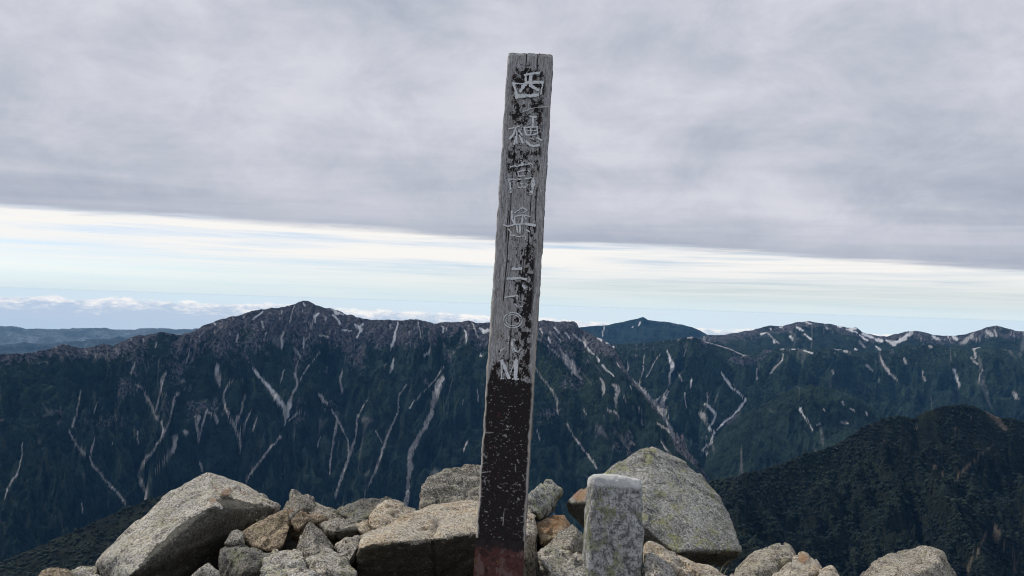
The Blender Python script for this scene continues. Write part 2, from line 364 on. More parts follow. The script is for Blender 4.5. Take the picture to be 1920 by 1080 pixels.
feats_a = [
 L(Z1, G_, [3, 3, 4, 4, 4, 5], (665, 470), (690, 490), (720, 550), (748, 600), (775, 650), (790, 695)),
 L(Z1, G_, [5, 6, 6, 4, 4], (795, 410), (780, 450), (770, 510), (760, 560), (750, 600)),
 L(Z1, G_, [8, 4, 3, 4, 5, 6, 6, 6, 6, 6, 5], (850, 510), (830, 580), (820, 640), (790, 700), (760, 750), (725, 805), (680, 860), (665, 900), (680, 940), (710, 985), (705, 1020)),
 L(Z1, G_, [3, 4, 4, 4, 5, 4, 3], (330, 690), (380, 775), (430, 820), (450, 860), (510, 925), (560, 980), (620, 1055)),
 L(Z1, G_, 2.2, (455, 725), (440, 790), (432, 820)), L(Z1, G_, [2, 4, 4, 2], (385, 500), (378, 560), (365, 620), (350, 670)),
 L(Z1, G_, [2, 3, 3, 3, 2], (110, 750), (100, 830), (85, 900), (35, 960), (25, 1010)),
 L(Z1, G_, [7, 5, 4, 3], (960, 620), (950, 660), (965, 700), (962, 740)), L(Z1, G_, 4, (1000, 590), (985, 640), (965, 700)),
 L(Z1, G_, 3.5, (1000, 590), (1040, 620), (1048, 650)), L(Z1, G_, [7, 5, 3, 2], (850, 715), (840, 770), (800, 825), (745, 880)),
 L(Z1, S_, 8, (1048, 380), (1045, 400)), L(Z1, G_, [9, 13, 4], (1043, 400), (1050, 440), (1060, 470)),
 L(Z1, G_, [2, 4, 5, 5, 6, 6, 4], (1110, 450), (1072, 510), (1085, 580), (1110, 630), (1140, 690), (1155, 720), (1160, 775)),
 L(Z1, G_, 3, (1182, 520), (1165, 590), (1135, 650)), L(Z1, G_, 3, (1210, 590), (1175, 660), (1155, 710)),
 L(Z1, G_, [3, 6], (960, 840), (970, 878)), L(Z1, G_, 3, (915, 290), (900, 360)), L(Z1, G_, 4, (655, 360), (632, 412)),
 L(Z1, G_, 3, (690, 245), (695, 262)), L(Z1, G_, 3, (750, 265), (748, 285)), L(Z1, G_, 2, (470, 550), (455, 600)),
 L(Z1, G_, 2.5, (395, 1040), (400, 1075)), L(Z1, G_, 2, (665, 690), (668, 745)), L(Z1, G_, 2, (540, 750), (555, 800)),
 L(Z2, S_, [3, 6, 7, 8, 9, 17, 17, 3], (395, 385), (415, 410), (445, 445), (480, 480), (515, 535), (550, 575), (555, 610), (553, 662)),
 L(Z2, S_, [10, 5], (575, 562), (560, 620)),
 L(Z2, G_, [2, 4, 6, 6, 5, 6, 7], (595, 290), (625, 330), (603, 380), (600, 420), (612, 460), (590, 515), (572, 552)),
 L(Z2, S_, [3, 5, 3], (542, 210), (536, 250), (530, 290)), L(Z2, S_, [5, 3], (462, 215), (450, 250)), L(Z2, S_, 3.5, (440, 160), (443, 190)),
 L(Z2, S_, [5, 9, 3], (712, 124), (698, 140), (695, 166)), L(Z2, S_, 4, (643, 72), (648, 86)), L(Z2, S_, [3, 7, 4], (772, 96), (800, 118), (828, 128)),
 L(Z2, S_, [3, 5], (785, 130), (818, 172)), L(Z2, S_, [4, 8, 6], (885, 176), (918, 198), (898, 238)), L(Z2, S_, [4, 6], (905, 190), (926, 176)),
 L(Z2, G_, 2.5, (595, 85), (570, 165)), L(Z2, S_, 4, (442, 114), (395, 152)), spot(Z2, S_, 3, 210, 172), L(Z2, G_, 3, (360, 130), (350, 142)),
 L(Z2, G_, 2.5, (680, 220), (648, 255), (642, 290)), L(Z2, G_, [2, 6, 4], (830, 390), (820, 440), (826, 500)),
 L(Z2, G_, 2, (720, 310), (660, 380), (625, 440)), L(Z2, G_, [3, 6, 3, 2], (800, 620), (795, 700), (775, 780), (768, 900)),
 L(Z2, G_, [2, 3, 4], (780, 590), (830, 680), (856, 745), (862, 800)) if False else L(Z2, G_, 2.5, (780, 590), (830, 680), (856, 745), (862, 800)),
 L(Z2, G_, [2, 3, 6, 3, 2], (900, 610), (895, 700), (868, 800), (830, 890), (795, 1010)),
 L(Z2, G_, [4, 4, 2], (530, 715), (450, 810), (355, 940)), L(Z2, G_, [5, 11], (722, 515), (740, 550)), L(Z2, G_, 3, (625, 592), (570, 640)),
 L(Z2, G_, 2.2, (300, 450), (270, 480), (250, 510)), L(Z2, G_, 2.5, (360, 520), (345, 590), (312, 640)), L(Z2, G_, 2.5, (545, 395), (530, 455)),
 L(Z2, G_, 3, (120, 620), (135, 735)), spot(Z2, G_, 8, 70, 695), L(Z2, G_, [9, 4], (22, 715), (12, 790)),
 L(Z2, G_, 2, (410, 630), (395, 690)), L(Z2, G_, 2, (720, 720), (705, 770)), L(Z2, S_, 3, (640, 235), (645, 285)),
 L(Z2, G_, 3, (760, 235), (720, 228)), L(Z2, S_, 3, (830, 203), (870, 206)), L(Z2, G_, 3, (320, 225), (318, 260)),
 L(Z3, S_, [3, 6, 5, 7, 3], (374, 165), (366, 205), (362, 250), (350, 275), (344, 300)), L(Z3, S_, [3, 4, 7, 4], (356, 340), (352, 365), (346, 390), (344, 405)),
 L(Z3, S_, 4.5, (592, 188), (593, 216)), L(Z3, G_, 3, (735, 165), (762, 240)), L(Z3, S_, 3, (700, 205), (705, 262)), L(Z3, S_, [4, 9, 8], (770, 195), (792, 210), (815, 204)),
 L(Z3, G_, 2.5, (475, 165), (487, 240)), L(Z3, S_, 3.5, (528, 302), (503, 326)), L(Z3, S_, 3, (770, 325), (778, 330)),
 L(Z3, G_, [7, 15, 11, 9, 9, 10, 9, 9, 12, 9, 8, 8, 7], (592, 428), (572, 470), (548, 540), (536, 600), (505, 670), (465, 740), (440, 785), (430, 825), (430, 860), (426, 900), (425, 960), (418, 1010), (412, 1045)),
 L(Z3, G_, 2, (602, 380), (550, 450), (500, 500), (450, 550), (435, 582)),
 L(Z3, G_, [2, 3, 3, 4, 4, 4, 2], (415, 465), (380, 520), (378, 600), (340, 670), (310, 760), (270, 870), (210, 1000)),
 L(Z3, G_, [1.5, 2.5, 3, 4, 3, 2], (225, 540), (178, 630), (173, 710), (150, 795), (98, 905), (70, 1010)),
 L(Z3, G_, [3, 2], (755, 490), (766, 552)), L(Z3, G_, [3, 2], (712, 742), (690, 790)), L(Z3, G_, 2, (270, 690), (300, 745)), L(Z3, G_, 2, (690, 540), (688, 560)),
 # right flank
 L(Z4, S_, [2, 5, 6, 3], (338, 240), (365, 270), (392, 305), (422, 332)), L(Z4, S_, 5, (442, 345), (460, 372)), L(Z4, S_, [5, 4, 2], (473, 396), (505, 430), (545, 462)),
 L(Z4, G_, 4, (298, 212), (342, 250)), L(Z4, S_, 2.5, (188, 168), (212, 205)), L(Z4, S_, 2.5, (252, 203), (276, 237)), L(Z4, S_, 2.5, (150, 230), (165, 262)), L(Z4, S_, 2.5, (215, 240), (232, 265)),
 L(Z4, G_, [6, 14, 17, 14, 5], (222, 300), (250, 340), (280, 390), (312, 430), (345, 476)),
 L(Z4, G_, [8, 14, 11, 4], (545, 520), (572, 550), (556, 600), (560, 645)), L(Z4, G_, [4, 8, 2], (462, 475), (485, 510), (480, 582)),
 L(Z4, G_, [3, 2, 3, 4, 2], (68, 410), (130, 490), (170, 540), (205, 610), (210, 685)), L(Z4, G_, [3, 4, 4, 2], (265, 740), (300, 820), (360, 890), (440, 1015)),
 L(Z4, G_, 4, (350, 405), (330, 440)), L(Z4, S_, 2.5, (105, 180), (118, 205)), L(Z4, G_, 2, (560, 380), (590, 415)), L(Z4, G_, 2.2, (365, 660), (372, 690)),
 L(Z4, G_, 3, (505, 655), (530, 672)), L(Z4, G_, 3, (545, 670), (575, 714)), L(Z4, G_, 3, (690, 655), (705, 690)), L(Z4, G_, 3, (708, 720), (718, 752)), L(Z4, G_, 2, (415, 960), (440, 1010)),
 L(Z4, S_, [6, 9], (447, 226), (470, 240)), L(Z4, S_, 4, (500, 262), (540, 270)),
 L(Z4, G_, [3, 6], (808, 742), (872, 788)), L(Z4, G_, [3, 5], (828, 850), (876, 925)), L(Z4, G_, 2, (150, 280), (215, 350)),
 L(Z4, G_, 2.5, (600, 580), (620, 610)), L(Z4, G_, 2, (80, 780), (105, 840)), L(Z4, G_, 2, (640, 520), (655, 545)),
]
valley = L(Z4, G_, [3, 6, 9, 10, 10, 9, 8, 8, 7, 7, 6, 5], (640, 480), (690, 515), (740, 575), (790, 632), (840, 700), (868, 750), (890, 810), (915, 865), (950, 910), (990, 942), (1030, 980), (1055, 1030))
feats_b = [valley,
 L(Z4, S_, [3, 5, 8, 4, 3], (863, 305), (880, 350), (895, 402), (885, 440), (880, 470)), L(Z4, G_, [4, 3, 3, 3], (880, 440), (873, 505), (850, 558), (795, 608)),
 L(Z4, G_, [3, 12, 16, 6], (868, 552), (835, 610), (840, 650), (852, 695)), L(Z4, G_, 2.5, (820, 330), (780, 390), (735, 465)), L(Z4, G_, 2.2, (720, 340), (710, 450), (695, 510)),
 L(Z4, S_, [4, 3, 5], (545, 285), (525, 315), (545, 352)), L(Z4, G_, [3, 4], (582, 398), (622, 442)), L(Z4, G_, 2, (622, 370), (625, 430)),
 L(Z4, S_, [3, 6, 5, 4, 4, 4, 3, 4, 2], (1185, 440), (1212, 485), (1240, 525), (1285, 555), (1330, 602), (1300, 642), (1250, 700), (1215, 722), (1160, 782)),
 L(Z4, S_, [5, 4, 4, 4, 5, 4, 4, 3, 4, 3, 3], (1088, 628), (1155, 690), (1135, 745), (1110, 770), (1140, 800), (1120, 840), (1130, 855), (1075, 900), (1115, 935), (1100, 960), (1095, 1000)),
 L(Z4, G_, [10, 14], (1062, 690), (1088, 725)), L(Z4, G_, 2.5, (1075, 255), (1150, 270), (1240, 303), (1330, 342)), L(Z4, G_, 2.5, (970, 300), (962, 340)),
 L(Z4, G_, 2.5, (925, 450), (950, 490)), L(Z4, S_, 2.5, (1005, 480), (1003, 530)), L(Z4, G_, 2, (1100, 560), (1098, 620)), L(Z4, G_, 5, (985, 230), (1012, 228)),
 L(Z4, G_, 2, (1395, 430), (1398, 480)), L(Z4, G_, 2.5, (1520, 395), (1475, 445)), L(Z4, G_, 2, (965, 560), (972, 650)), L(Z4, G_, 2, (875, 690), (872, 715)),
 L(Z5, S_, 4, (522, 297), (560, 301)), spot(Z5, G_, 6, 588, 312), L(Z5, S_, 3, (340, 310), (392, 326)), L(Z5, S_, 2.5, (200, 302), (225, 300)), L(Z5, S_, 2.5, (270, 302), (285, 300)),
 L(Z5, G_, 2.2, (220, 330), (210, 370), (140, 448)), L(Z5, G_, [4, 5, 10, 3], (800, 345), (820, 408), (850, 445), (890, 486)), L(Z5, G_, [5, 3], (715, 398), (756, 432)),
 L(Z5, S_, [5, 6, 4, 2], (1240, 422), (1250, 465), (1260, 495), (1275, 530)), L(Z5, G_, [3, 2], (1045, 435), (1066, 492)), L(Z5, G_, 3.5, (938, 358), (953, 392)),
 L(Z5, G_, [3, 5, 3], (1362, 355), (1350, 300), (1422, 274)), L(Z5, G_, 9, (1592, 565), (1606, 590)), L(Z5, G_, 3, (60, 420), (62, 480)), L(Z5, G_, 4, (510, 432), (518, 444)),
 L(Z5, G_, 3, (1340, 200 + 150), (1372, 390)), L(Z5, G_, 4, (1090, 282), (1110, 290)), L(Z5, G_, 3, (1400, 420), (1385, 490)),
]
feats_b2 = [
 L(Z5, S_, [4, 7], (303, 168), (338, 192)), L(Z5, S_, 4, (338, 208), (382, 244)), L(Z5, S_, [3, 5], (592, 182), (658, 202)), L(Z5, S_, 4, (672, 216), (718, 250)),
 L(Z5, S_, [4, 8, 5], (690, 210), (725, 222), (755, 236)), L(Z5, S_, 7, (770, 243), (803, 250)), L(Z5, S_, [4, 7], (832, 247), (880, 270)), L(Z5, S_, 5, (884, 262), (910, 256)),
 L(Z5, S_, [6, 8], (916, 248), (948, 240)), L(Z5, S_, [6, 9], (948, 228), (986, 198)), L(Z5, S_, [5, 7], (1108, 224), (1148, 245)), L(Z5, S_, 6, (1228, 224), (1252, 242)),
 L(Z5, G_, 7, (1432, 196), (1466, 216)), L(Z5, G_, [5, 3], (670, 254), (696, 292)), L(Z5, S_, 3, (765, 282), (802, 306)), L(Z5, S_, [5, 6], (610, 180), (652, 178)),
 L(Z5, G_, 2.5, (120, 200), (188, 268)), L(Z5, S_, 4.5, (86, 213), (112, 205)), L(Z5, S_, 3.5, (140, 178), (148, 188)), L(Z5, G_, 10, (1290, 262), (1345, 218)), L(Z5, S_, 3.5, (205, 170), (214, 172)),
 L(Z5, S_, 3.5, (260, 225), (275, 245)), L(Z5, S_, 3, (355, 140), (380, 150)), L(Z5, S_, 3, (540, 165), (560, 170)), L(Z5, S_, 2.5, (1195, 225), (1205, 245)), L(Z5, G_, 4, (1480, 190), (1490, 220)),
 L(Z5, G_, 3, (470, 170), (480, 180)), L(Z5, S_, 3, (160, 255), (162, 265)), L(Z5, S_, 2.5, (300, 298), (310, 300)), L(Z5, S_, 4, (640, 298), (650, 302)),
]
feats_b3 = [L(Z5, S_, [6, 4, 3, 2], (318, 656), (332, 690), (350, 715), (395, 785)), L(Z5, G_, 4, (572, 615), (578, 632)), L(Z5, G_, 3, (455, 660), (465, 668)), L(Z5, G_, 4, (560, 735), (600, 745)),
            L(Z5, G_, 2.5, (415, 755), (440, 745)), L(Z5, G_, 3, (710, 675), (718, 690)), L(Z5, G_, 3, (620, 655), (650, 668))]
feats_c = [L(Z4, S_, 3, (697, 138), (690, 160)), L(Z4, G_, 2.5, (482, 168), (470, 222)), spot(Z4, S_, 2.5, 652, 170)]
feats_d = [L(Z6, G_, [6, 15, 12, 10], (1702, 100), (1748, 130), (1770, 160), (1812, 200)), L(Z6, G_, [3, 6, 5, 3], (1745, 288), (1640, 372), (1560, 450), (1500, 520)),
           L(Z6, G_, [14, 18, 8, 4], (1745, 768), (1765, 815), (1785, 860), (1810, 910)), L(Z6, G_, [6, 6, 5, 7, 6], (1700, 800), (1670, 870), (1645, 930), (1605, 985), (1590, 1040)),
           L(Z6, G_, [5, 8, 5], (1868, 920), (1858, 970), (1872, 1030)), L(Z6, G_, 4, (1292, 190), (1298, 205)), L(Z6, G_, 5, (1400, 410), (1450, 470)), spot(Z6, G_, 4, 1610, 130), spot(Z6, G_, 3, 1110, 268), spot(Z6, G_, 4, 1520, 190)]

sil_a = (conv(Z1, [(-260, 345), (-100, 330), (0, 320), (100, 315), (160, 308), (235, 290), (300, 272), (350, 278), (385, 290), (440, 285), (500, 265), (545, 278), (590, 258), (640, 235), (675, 225), (700, 232), (780, 210), (830, 218), (870, 225), (930, 210), (980, 182), (1040, 158), (1100, 140)])
  + conv(Z2, [(330, 130), (390, 112), (440, 100), (500, 97), (560, 88), (600, 80), (622, 66), (640, 58), (665, 60), (700, 80), (740, 97), (770, 91), (800, 106), (850, 128)])
  + conv(Z3, [(250, 153), (300, 152), (370, 157), (440, 150), (480, 155), (520, 165), (560, 170), (620, 165), (680, 165), (715, 157), (760, 167), (820, 168), (900, 158), (980, 162)])
  + conv(Z4, [(60, 132), (90, 130), (125, 123), (170, 135), (200, 140), (250, 137), (290, 133), (322, 148), (335, 175), (390, 200), (430, 225), (470, 240), (510, 262), (540, 290), (580, 350), (625, 440), (670, 505), (725, 570), (780, 632), (835, 705), (862, 755), (885, 815), (910, 868), (945, 915), (990, 950), (1030, 990), (1055, 1040), (1120, 1150)]))
sil_c = conv(Z4, [(200, 190), (340, 170), (430, 160), (500, 160), (560, 145), (620, 132), (690, 118), (718, 110), (745, 128), (800, 133), (870, 138), (950, 155), (1010, 170), (1060, 190), (1100, 215), (1160, 230), (1300, 250)])
sil_b = (conv(Z4, [(380, 290), (460, 275), (545, 272), (640, 268), (730, 263), (840, 250), (920, 240), (960, 235), (1010, 228), (1060, 245), (1130, 265), (1230, 295), (1310, 332)])
  + conv(Z5, [(40, 325), (100, 310), (200, 298), (350, 298), (520, 298), (640, 310), (740, 328), (850, 300), (950, 285), (1100, 275), (1300, 300), (1420, 285), (1652, 315), (1900, 330)]))
sil_b2 = (conv(Z4, [(980, 250), (1060, 228), (1120, 215), (1200, 215), (1300, 198), (1400, 180), (1470, 160), (1525, 162)])
  + conv(Z5, [(190+20, 165), (270, 148), (310, 138), (370, 133), (430, 145), (490, 148), (540, 160), (600, 175), (650, 172), (690, 200), (760, 218), (830, 225), (900, 210), (960, 192), (1000, 190), (1060, 200), (1110, 215), (1170, 218), (1240, 222), (1300, 215), (1370, 190), (1430, 172), (1490, 160), (1540, 175), (1600, 190), (1652, 193), (1900, 230)]))
sil_b3 = (conv(Z4, [(1000, 1250), (1060, 1080), (1090, 960), (1130, 860), (1200, 770), (1300, 695), (1430, 640)])
  + conv(Z5, [(170, 590), (270, 535), (380, 512), (480, 525), (600, 560), (700, 615), (800, 680), (900, 760), (1000, 900)]))
sil_d = conv(Z6, [(-760, 1300), (-400, 1080), (-150, 720), (0, 570), (90, 510), (200, 485), (330, 468), (430, 430), (560, 385), (640, 345), (740, 325), (830, 290), (900, 245), (980, 195), (1060, 160), (1130, 135), (1210, 125), (1285, 135), (1350, 95), (1430, 75), (1500, 60), (1570, 58), (1640, 72), (1700, 95), (1760, 125), (1820, 140), (1920, 150), (2300, 190)])
sil_e = conv(PXL, [(-220, 1180), (-60, 1080), (60, 1030), (180, 978), (290, 932), (390, 905), (480, 940), (600, 1010), (720, 1100)])

forest_d, forest_l = (.0025, .0055, .0065), (.024, .041, .032)
m_land = land_material('mountain_slope', forest_d, forest_l, (.060, .092, .036), (.088, .084, .093), (.60, .575, .56), .019)
m_landf = land_material('distant_mountain', forest_d, forest_l, (.045, .066, .033), (.085, .08, .085), (.56, .54, .53), .015)
m_near = land_material('forest_slope', (.006, .008, .008), (.020, .025, .017), (.045, .055, .022), (.12, .11, .10), (.19, .155, .115), .05)

def rock_a(px, py, b, fl, rel):
    h = 55+50*np.exp(-((px-560)/190)**2)+40*fbm(px/45, py/45, octv=4, seed=71)+55*fl+50*rel
    h = h*np.interp(px, [0, 300, 380, 1000, 1060, 1130, 1180], [.35, .45, 1, 1, 1.25, .6, .15])
    v = .76-.85*sstep(.1, 1.7, b/np.maximum(h, 5))
    # bare scars further down
    v = np.maximum(v, .55*sstep(.30, .60, fbm(px/38, py/60, octv=4, seed=90)+.25*fl)*(1-sstep(150, 260, b)))
    for (x, y, rx, ry) in ((200, 790, 70, 28), (255, 670, 55, 35), (330, 690, 40, 70), (620, 760, 25, 30), (560, 770, 25, 40), (400, 765, 25, 25), (540, 890, 30, 14), (310, 760, 22, 50)):
        q = ((px-x)/rx)**2+((py-y)/ry)**2
        v = np.maximum(v, .50*np.exp(-q*1.2))
    return v
def grass_a(px, py, b, fl, rel):
    return np.clip(.25+.9*fbm(px/70, py/40, octv=3, seed=33)+.5*(px > 980)+.25*sstep(0, .4, fl), 0, 1)*(1-.75*sstep(90, 260, b))*np.where(px > 1120, .5, 1)
def rock_b(px, py, b, fl, rel): return .30*(1-sstep(5, 60, b))+.35*sstep(.25, .6, fbm(px/40, py/25, octv=4, seed=12))
def grass_b(px, py, b, fl, rel): return np.clip(.5+.9*fbm(px/80, py/40, octv=3, seed=34), 0, 1)*(1-.8*sstep(90, 190, b))
def rock_b2(px, py, b, fl, rel): return .62-.5*sstep(5, 30, b)+.3*fbm(px/30, py/14, octv=3, seed=13)
def rock_d(px, py, b, fl, rel): return 0*px
def grass_d(px, py, b, fl, rel): return np.clip(.15+1.2*fbm(px/110, py/60, octv=3, seed=36), 0, 1)*.8
def shear_a(px):
    return np.interp(px, [-100, 100, 260, 330, 450, 560, 700, 850, 980, 1040, 1400], [.5, .55, .2, -.25, .25, -.1, -.2, -.3, .35, .8, .9])

azp = lambda x: math.atan2(ray(x, 600)[0], ray(x, 600)[1])
def by_px(xs, vals):
    a = [azp(x) for x in xs]
    return lambda A: np.interp(A, a, vals)
terrain('mountain', sil_a, -19.5, by_px([0, 300, 570, 900, 1090, 1200, 1310], [4100, 4300, 4750, 4600, 4500, 4050, 3300]),
        by_px([0, 570, 1090, 1310, 1400], [2550, 2800, 2800, 2750, 2650]), 1240, 500, m_land, feats_a, relief=185, wl_=290, fine=7, seed=3,
        rockf=rock_a, grassf=grass_a, shear=shear_a, carve=55)
terrain('mountain', sil_b, -14.5, by_px([1100, 1300, 1500, 1920], [5700, 5700, 6000, 6400]), by_px([1100, 1300, 1920], [3800, 3800, 4000]), 620, 300, m_land, feats_b,
        relief=170, wl_=360, fine=7, jag=.6, seed=11, rockf=rock_b, grassf=grass_b, shear=lambda px: np.interp(px, [1100, 1250, 1350, 1920], [.5, -.3, -.4, .3]), carve=30)
terrain('mountain', sil_b2, -3.4, 8000, 6800, 520, 80, m_landf, feats_b2, relief=55, wl_=300, fine=6, jag=.6, seed=15, rockf=rock_b2, grassf=grass_b)
terrain('mountain', sil_c, -3.2, 11500, 9500, 300, 60, m_landf, feats_c, relief=80, wl_=500, fine=8, jag=.5, seed=19, rockf=lambda *a: .12+0*a[0], grassf=grass_b)
terrain('hill', sil_b3, -15.5, 4300, 3300, 380, 190, m_land, feats_b3, relief=60, wl_=200, fine=7, jag=1.0, seed=23,
        rockf=rock_d, grassf=lambda px, py, b, fl, rel: np.clip(.55-.003*b+.6*fbm(px/60, py/40, octv=3, seed=37), 0, 1))
d_obj, d_co, d_T = terrain('hill', sil_d, -27, by_px([1000, 1340, 1700, 1920], [1500, 1750, 2100, 2300]), by_px([1000, 1340, 1920], [620, 680, 760]), 420, 210, m_near, feats_d,
        relief=110, wl_=240, fine=4, jag=.8, seed=27, rockf=rock_d, grassf=grass_d, shear=lambda px: .9+0*px, carve=12)
e_obj, e_co, e_T = terrain('hill', sil_e, -27, 1600, 700, 200, 90, m_near, (), relief=30, wl_=160, fine=5, jag=1.2, seed=29, rockf=rock_d, grassf=grass_d)

m_far = land_material('hazy_far_hills', (.13, .165, .178), (.18, .22, .235), (.07, .09, .05), (.1, .1, .1), (.3, .3, .3), .004)  # pale bluish tones: some distance haze is painted into the hill colour
m_far2 = land_material('hazy_forested_hills', (.07, .095, .105), (.105, .14, .145), (.07, .09, .05), (.1, .1, .1), (.3, .3, .3), .006)  # nearer forest, darker, also blued with painted haze
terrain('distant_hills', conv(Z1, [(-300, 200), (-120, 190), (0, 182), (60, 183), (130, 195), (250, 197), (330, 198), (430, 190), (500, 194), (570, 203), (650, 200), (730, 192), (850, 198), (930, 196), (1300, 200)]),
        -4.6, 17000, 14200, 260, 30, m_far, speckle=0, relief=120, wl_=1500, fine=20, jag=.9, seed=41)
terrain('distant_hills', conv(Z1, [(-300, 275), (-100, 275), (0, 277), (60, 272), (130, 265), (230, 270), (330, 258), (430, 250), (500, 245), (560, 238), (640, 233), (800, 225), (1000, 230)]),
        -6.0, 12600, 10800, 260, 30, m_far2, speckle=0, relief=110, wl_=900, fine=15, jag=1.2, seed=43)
# valley floor: one sheet to the horizon
a_ = np.linspace(0, 2*math.pi, 97)[:-1]
rad = np.array([0, 2000, 6000, 14000, 13000, 18000.0])
v_ = [(0, 0, -2350.0)]+[(r*math.sin(q), r*math.cos(q), -2350.0) for r in rad[1:] for q in a_]
f3 = [(0, 1+i, 1+(i+1) % 96) for i in range(96)]
bmg = bmesh.new(); vv = [bmg.verts.new(p) for p in v_]
for f in f3: bmg.faces.new([vv[i] for i in f])
for k in range(len(rad)-2):
    for i in range(96):
        bmg.faces.new([vv[1+k*96+i], vv[1+(k+1)*96+i], vv[1+(k+1)*96+(i+1) % 96], vv[1+k*96+(i+1) % 96]])
me = bpy.data.meshes.new('valley_ground'); bmg.to_mesh(me); bmg.free()
gm = Mat('valley_forest', .95, .1); me.materials.append(gm.out(gm.mix(gm.ramp(gm.noise(.0006, 6), .4, .6), (.03, .04, .03), (.07, .08, .05))))
o = bpy.data.objects.new('valley_ground', me); col.objects.link(o); tag(o, kind='structure')

# conifers on the two near slopes: one forest mass each
def forest(name, co, T, n, label, seed, hmin, hmax):
    rs = np.random.RandomState(seed)
    nr, nc = T.shape
    w = np.gradient(co[..., 0], axis=1)**2+np.gradient(co[..., 1], axis=1)**2
    i = rs.randint(0, nr-2, n*3); j = rs.randint(0, nc-2, n*3)
    p = co[i, j]+(co[i+1, j]-co[i, j])*rs.rand(n*3, 1)+(co[i, j+1]-co[i, j])*rs.rand(n*3, 1)
    px, py, d = project(p)
    dens = fbm(px/60, py/40, octv=3, seed=seed+2)
    bare = np.zeros(len(p), bool)
    for kind, pts in feats_d:
        for (x0, y0, w0), (x1, y1, w1) in zip(pts[:-1], pts[1:]):
            L2 = (x1-x0)**2+(y1-y0)**2+1e-9
            h = np.clip(((px-x0)*(x1-x0)+(py-y0)*(y1-y0))/L2, 0, 1)
            bare |= np.hypot(px-x0-h*(x1-x0), py-y0-h*(y1-y0)) < .55*(w0+(w1-w0)*h)
    keep = (dens > -.42) & ~bare & (px > -80) & (px < 2000) & (py < 1130) & (T[i, j] < 1.06)
    p = p[keep][:n]; d = d[keep][:n]
    n = len(p); h = rs.uniform(hmin, hmax, n)*(.55+1.1*rs.rand(n)**2.2); rr = h*rs.uniform(.65, 1.15, n)
    K = 5
    ang = np.linspace(0, 2*math.pi, K, endpoint=False)[None]+rs.rand(n, 1)*6
    V = []
    for (zf, rf, ph) in ((.02, .55, 0), (.30, 1.0, .4), (.62, .62, .9)):
        rj = rr[:, None]*rf*(.7+.6*rs.rand(n, K))
        V.append(np.stack([p[:, None, 0]+rj*np.cos(ang+ph), p[:, None, 1]+rj*np.sin(ang+ph), p[:, None, 2]+h[:, None]*(zf+.08*rs.rand(n, K))], -1))
    V.append((p+np.stack([0*h, 0*h, h], -1))[:, None])
    V = np.concatenate(V, 1); per = 3*K+1
    fs = []
    for k in range(2):
        for q in range(K):
            a, b, c, e = k*K+q, k*K+(q+1) % K, (k+1)*K+(q+1) % K, (k+1)*K+q
            fs += [(a, b, c), (a, c, e)]
    for q in range(K): fs.append((2*K+q, 2*K+(q+1) % K, 3*K))
    fs = np.array(fs)[None]+np.arange(n)[:, None, None]*per
    m = Mat(name+'_foliage', .9, .15)
    o = mesh_np(name, V.reshape(-1, 3), fs.reshape(-1, 3), None, True)
    qx, qy, _ = project(p); tone = np.clip(14e-2*rs.rand(n)+.4+.8*fbm(qx/70, qy/45, octv=4, seed=seed+7), 0, 1)
    attr(o, 'tone', np.repeat(tone, per))
    o.data.materials.append(m.out(m.mix(m.at('tone'), (.008, .0115, .0125), (.030, .042, .028))))
    tag(o, label, 'forest', kind='stuff')
forest('forest', d_co, d_T, 42000, 'dark dwarf pine scrub covering the near hill at lower right', 5, 2.2, 4.6)
forest('forest', e_co, e_T, 5000, 'dark dwarf pine scrub on the near slope at lower left', 6, 2.2, 4.6)

# ------------------------------------------------------------------ haze: one box round camera and land
HB = 18400.0
hb = bmesh.new(); bmesh.ops.create_cube(hb, size=1.0)
me = bpy.data.meshes.new('haze'); hb.to_mesh(me); hb.free()
hz = bpy.data.objects.new('haze', me); col.objects.link(hz)
hz.scale = (2*HB, 2*HB, 2352+3); hz.location = (0, 0, (3-2352)/2)
hm = bpy.data.materials.new('haze_air'); hm.use_nodes = True; ht = hm.node_tree; ht.nodes.clear()
pv = ht.nodes.new('ShaderNodeVolumePrincipled'); pv.inputs['Density'].default_value = 1.9e-5
pv.inputs['Color'].default_value = (.16, .49, 1.0, 1); pv.inputs['Anisotropy'].default_value = 0.0
ho = ht.nodes.new('ShaderNodeOutputMaterial'); ht.links.new(pv.outputs[0], ho.inputs['Volume'])
me.materials.append(hm); tag(hz, 'pale blue haze between the summit and the far mountains', 'haze', kind='stuff')

# ------------------------------------------------------------------ summit ground under the rocks
m = Mat('summit_rubble', .95, .15)
n1 = m.noise(9, 8, .65); n2 = m.voro(28)
m.bump(m.math('ADD', n1, n2.outputs[0]), 1, .03)
rub = m.out(m.mix(m.ramp(n1, .35, .65), (.045, .042, .038), (.15, .138, .12)))
gx, gy = np.meshgrid(np.linspace(-9, 9, 190), np.linspace(-7, 12, 200))
gz = -1.03-.10*np.clip(gy-2.2, 0, None)-.55*np.clip(gy-2.9, 0, None)-.55*np.clip(np.abs(gx-.15)-1.5, 0, None)-.25*np.clip(-gy-2, 0, None)
gz = gz+.30*np.exp(-((gy-2.42)/.26)**2)*sstep(-1.0, -.75, gx)*(1-sstep(.35, .62, gx))
gz = gz+.07*fbm(gx*1.6, gy*1.6, octv=5, seed=7)+.03*ridged(gx*5, gy*5, octv=3, seed=8)
g = mesh_np('summit_ground', np.stack([gx, gy, gz], -1).reshape(-1, 3), grid_faces(*gx.shape), rub); tag(g, kind='structure')

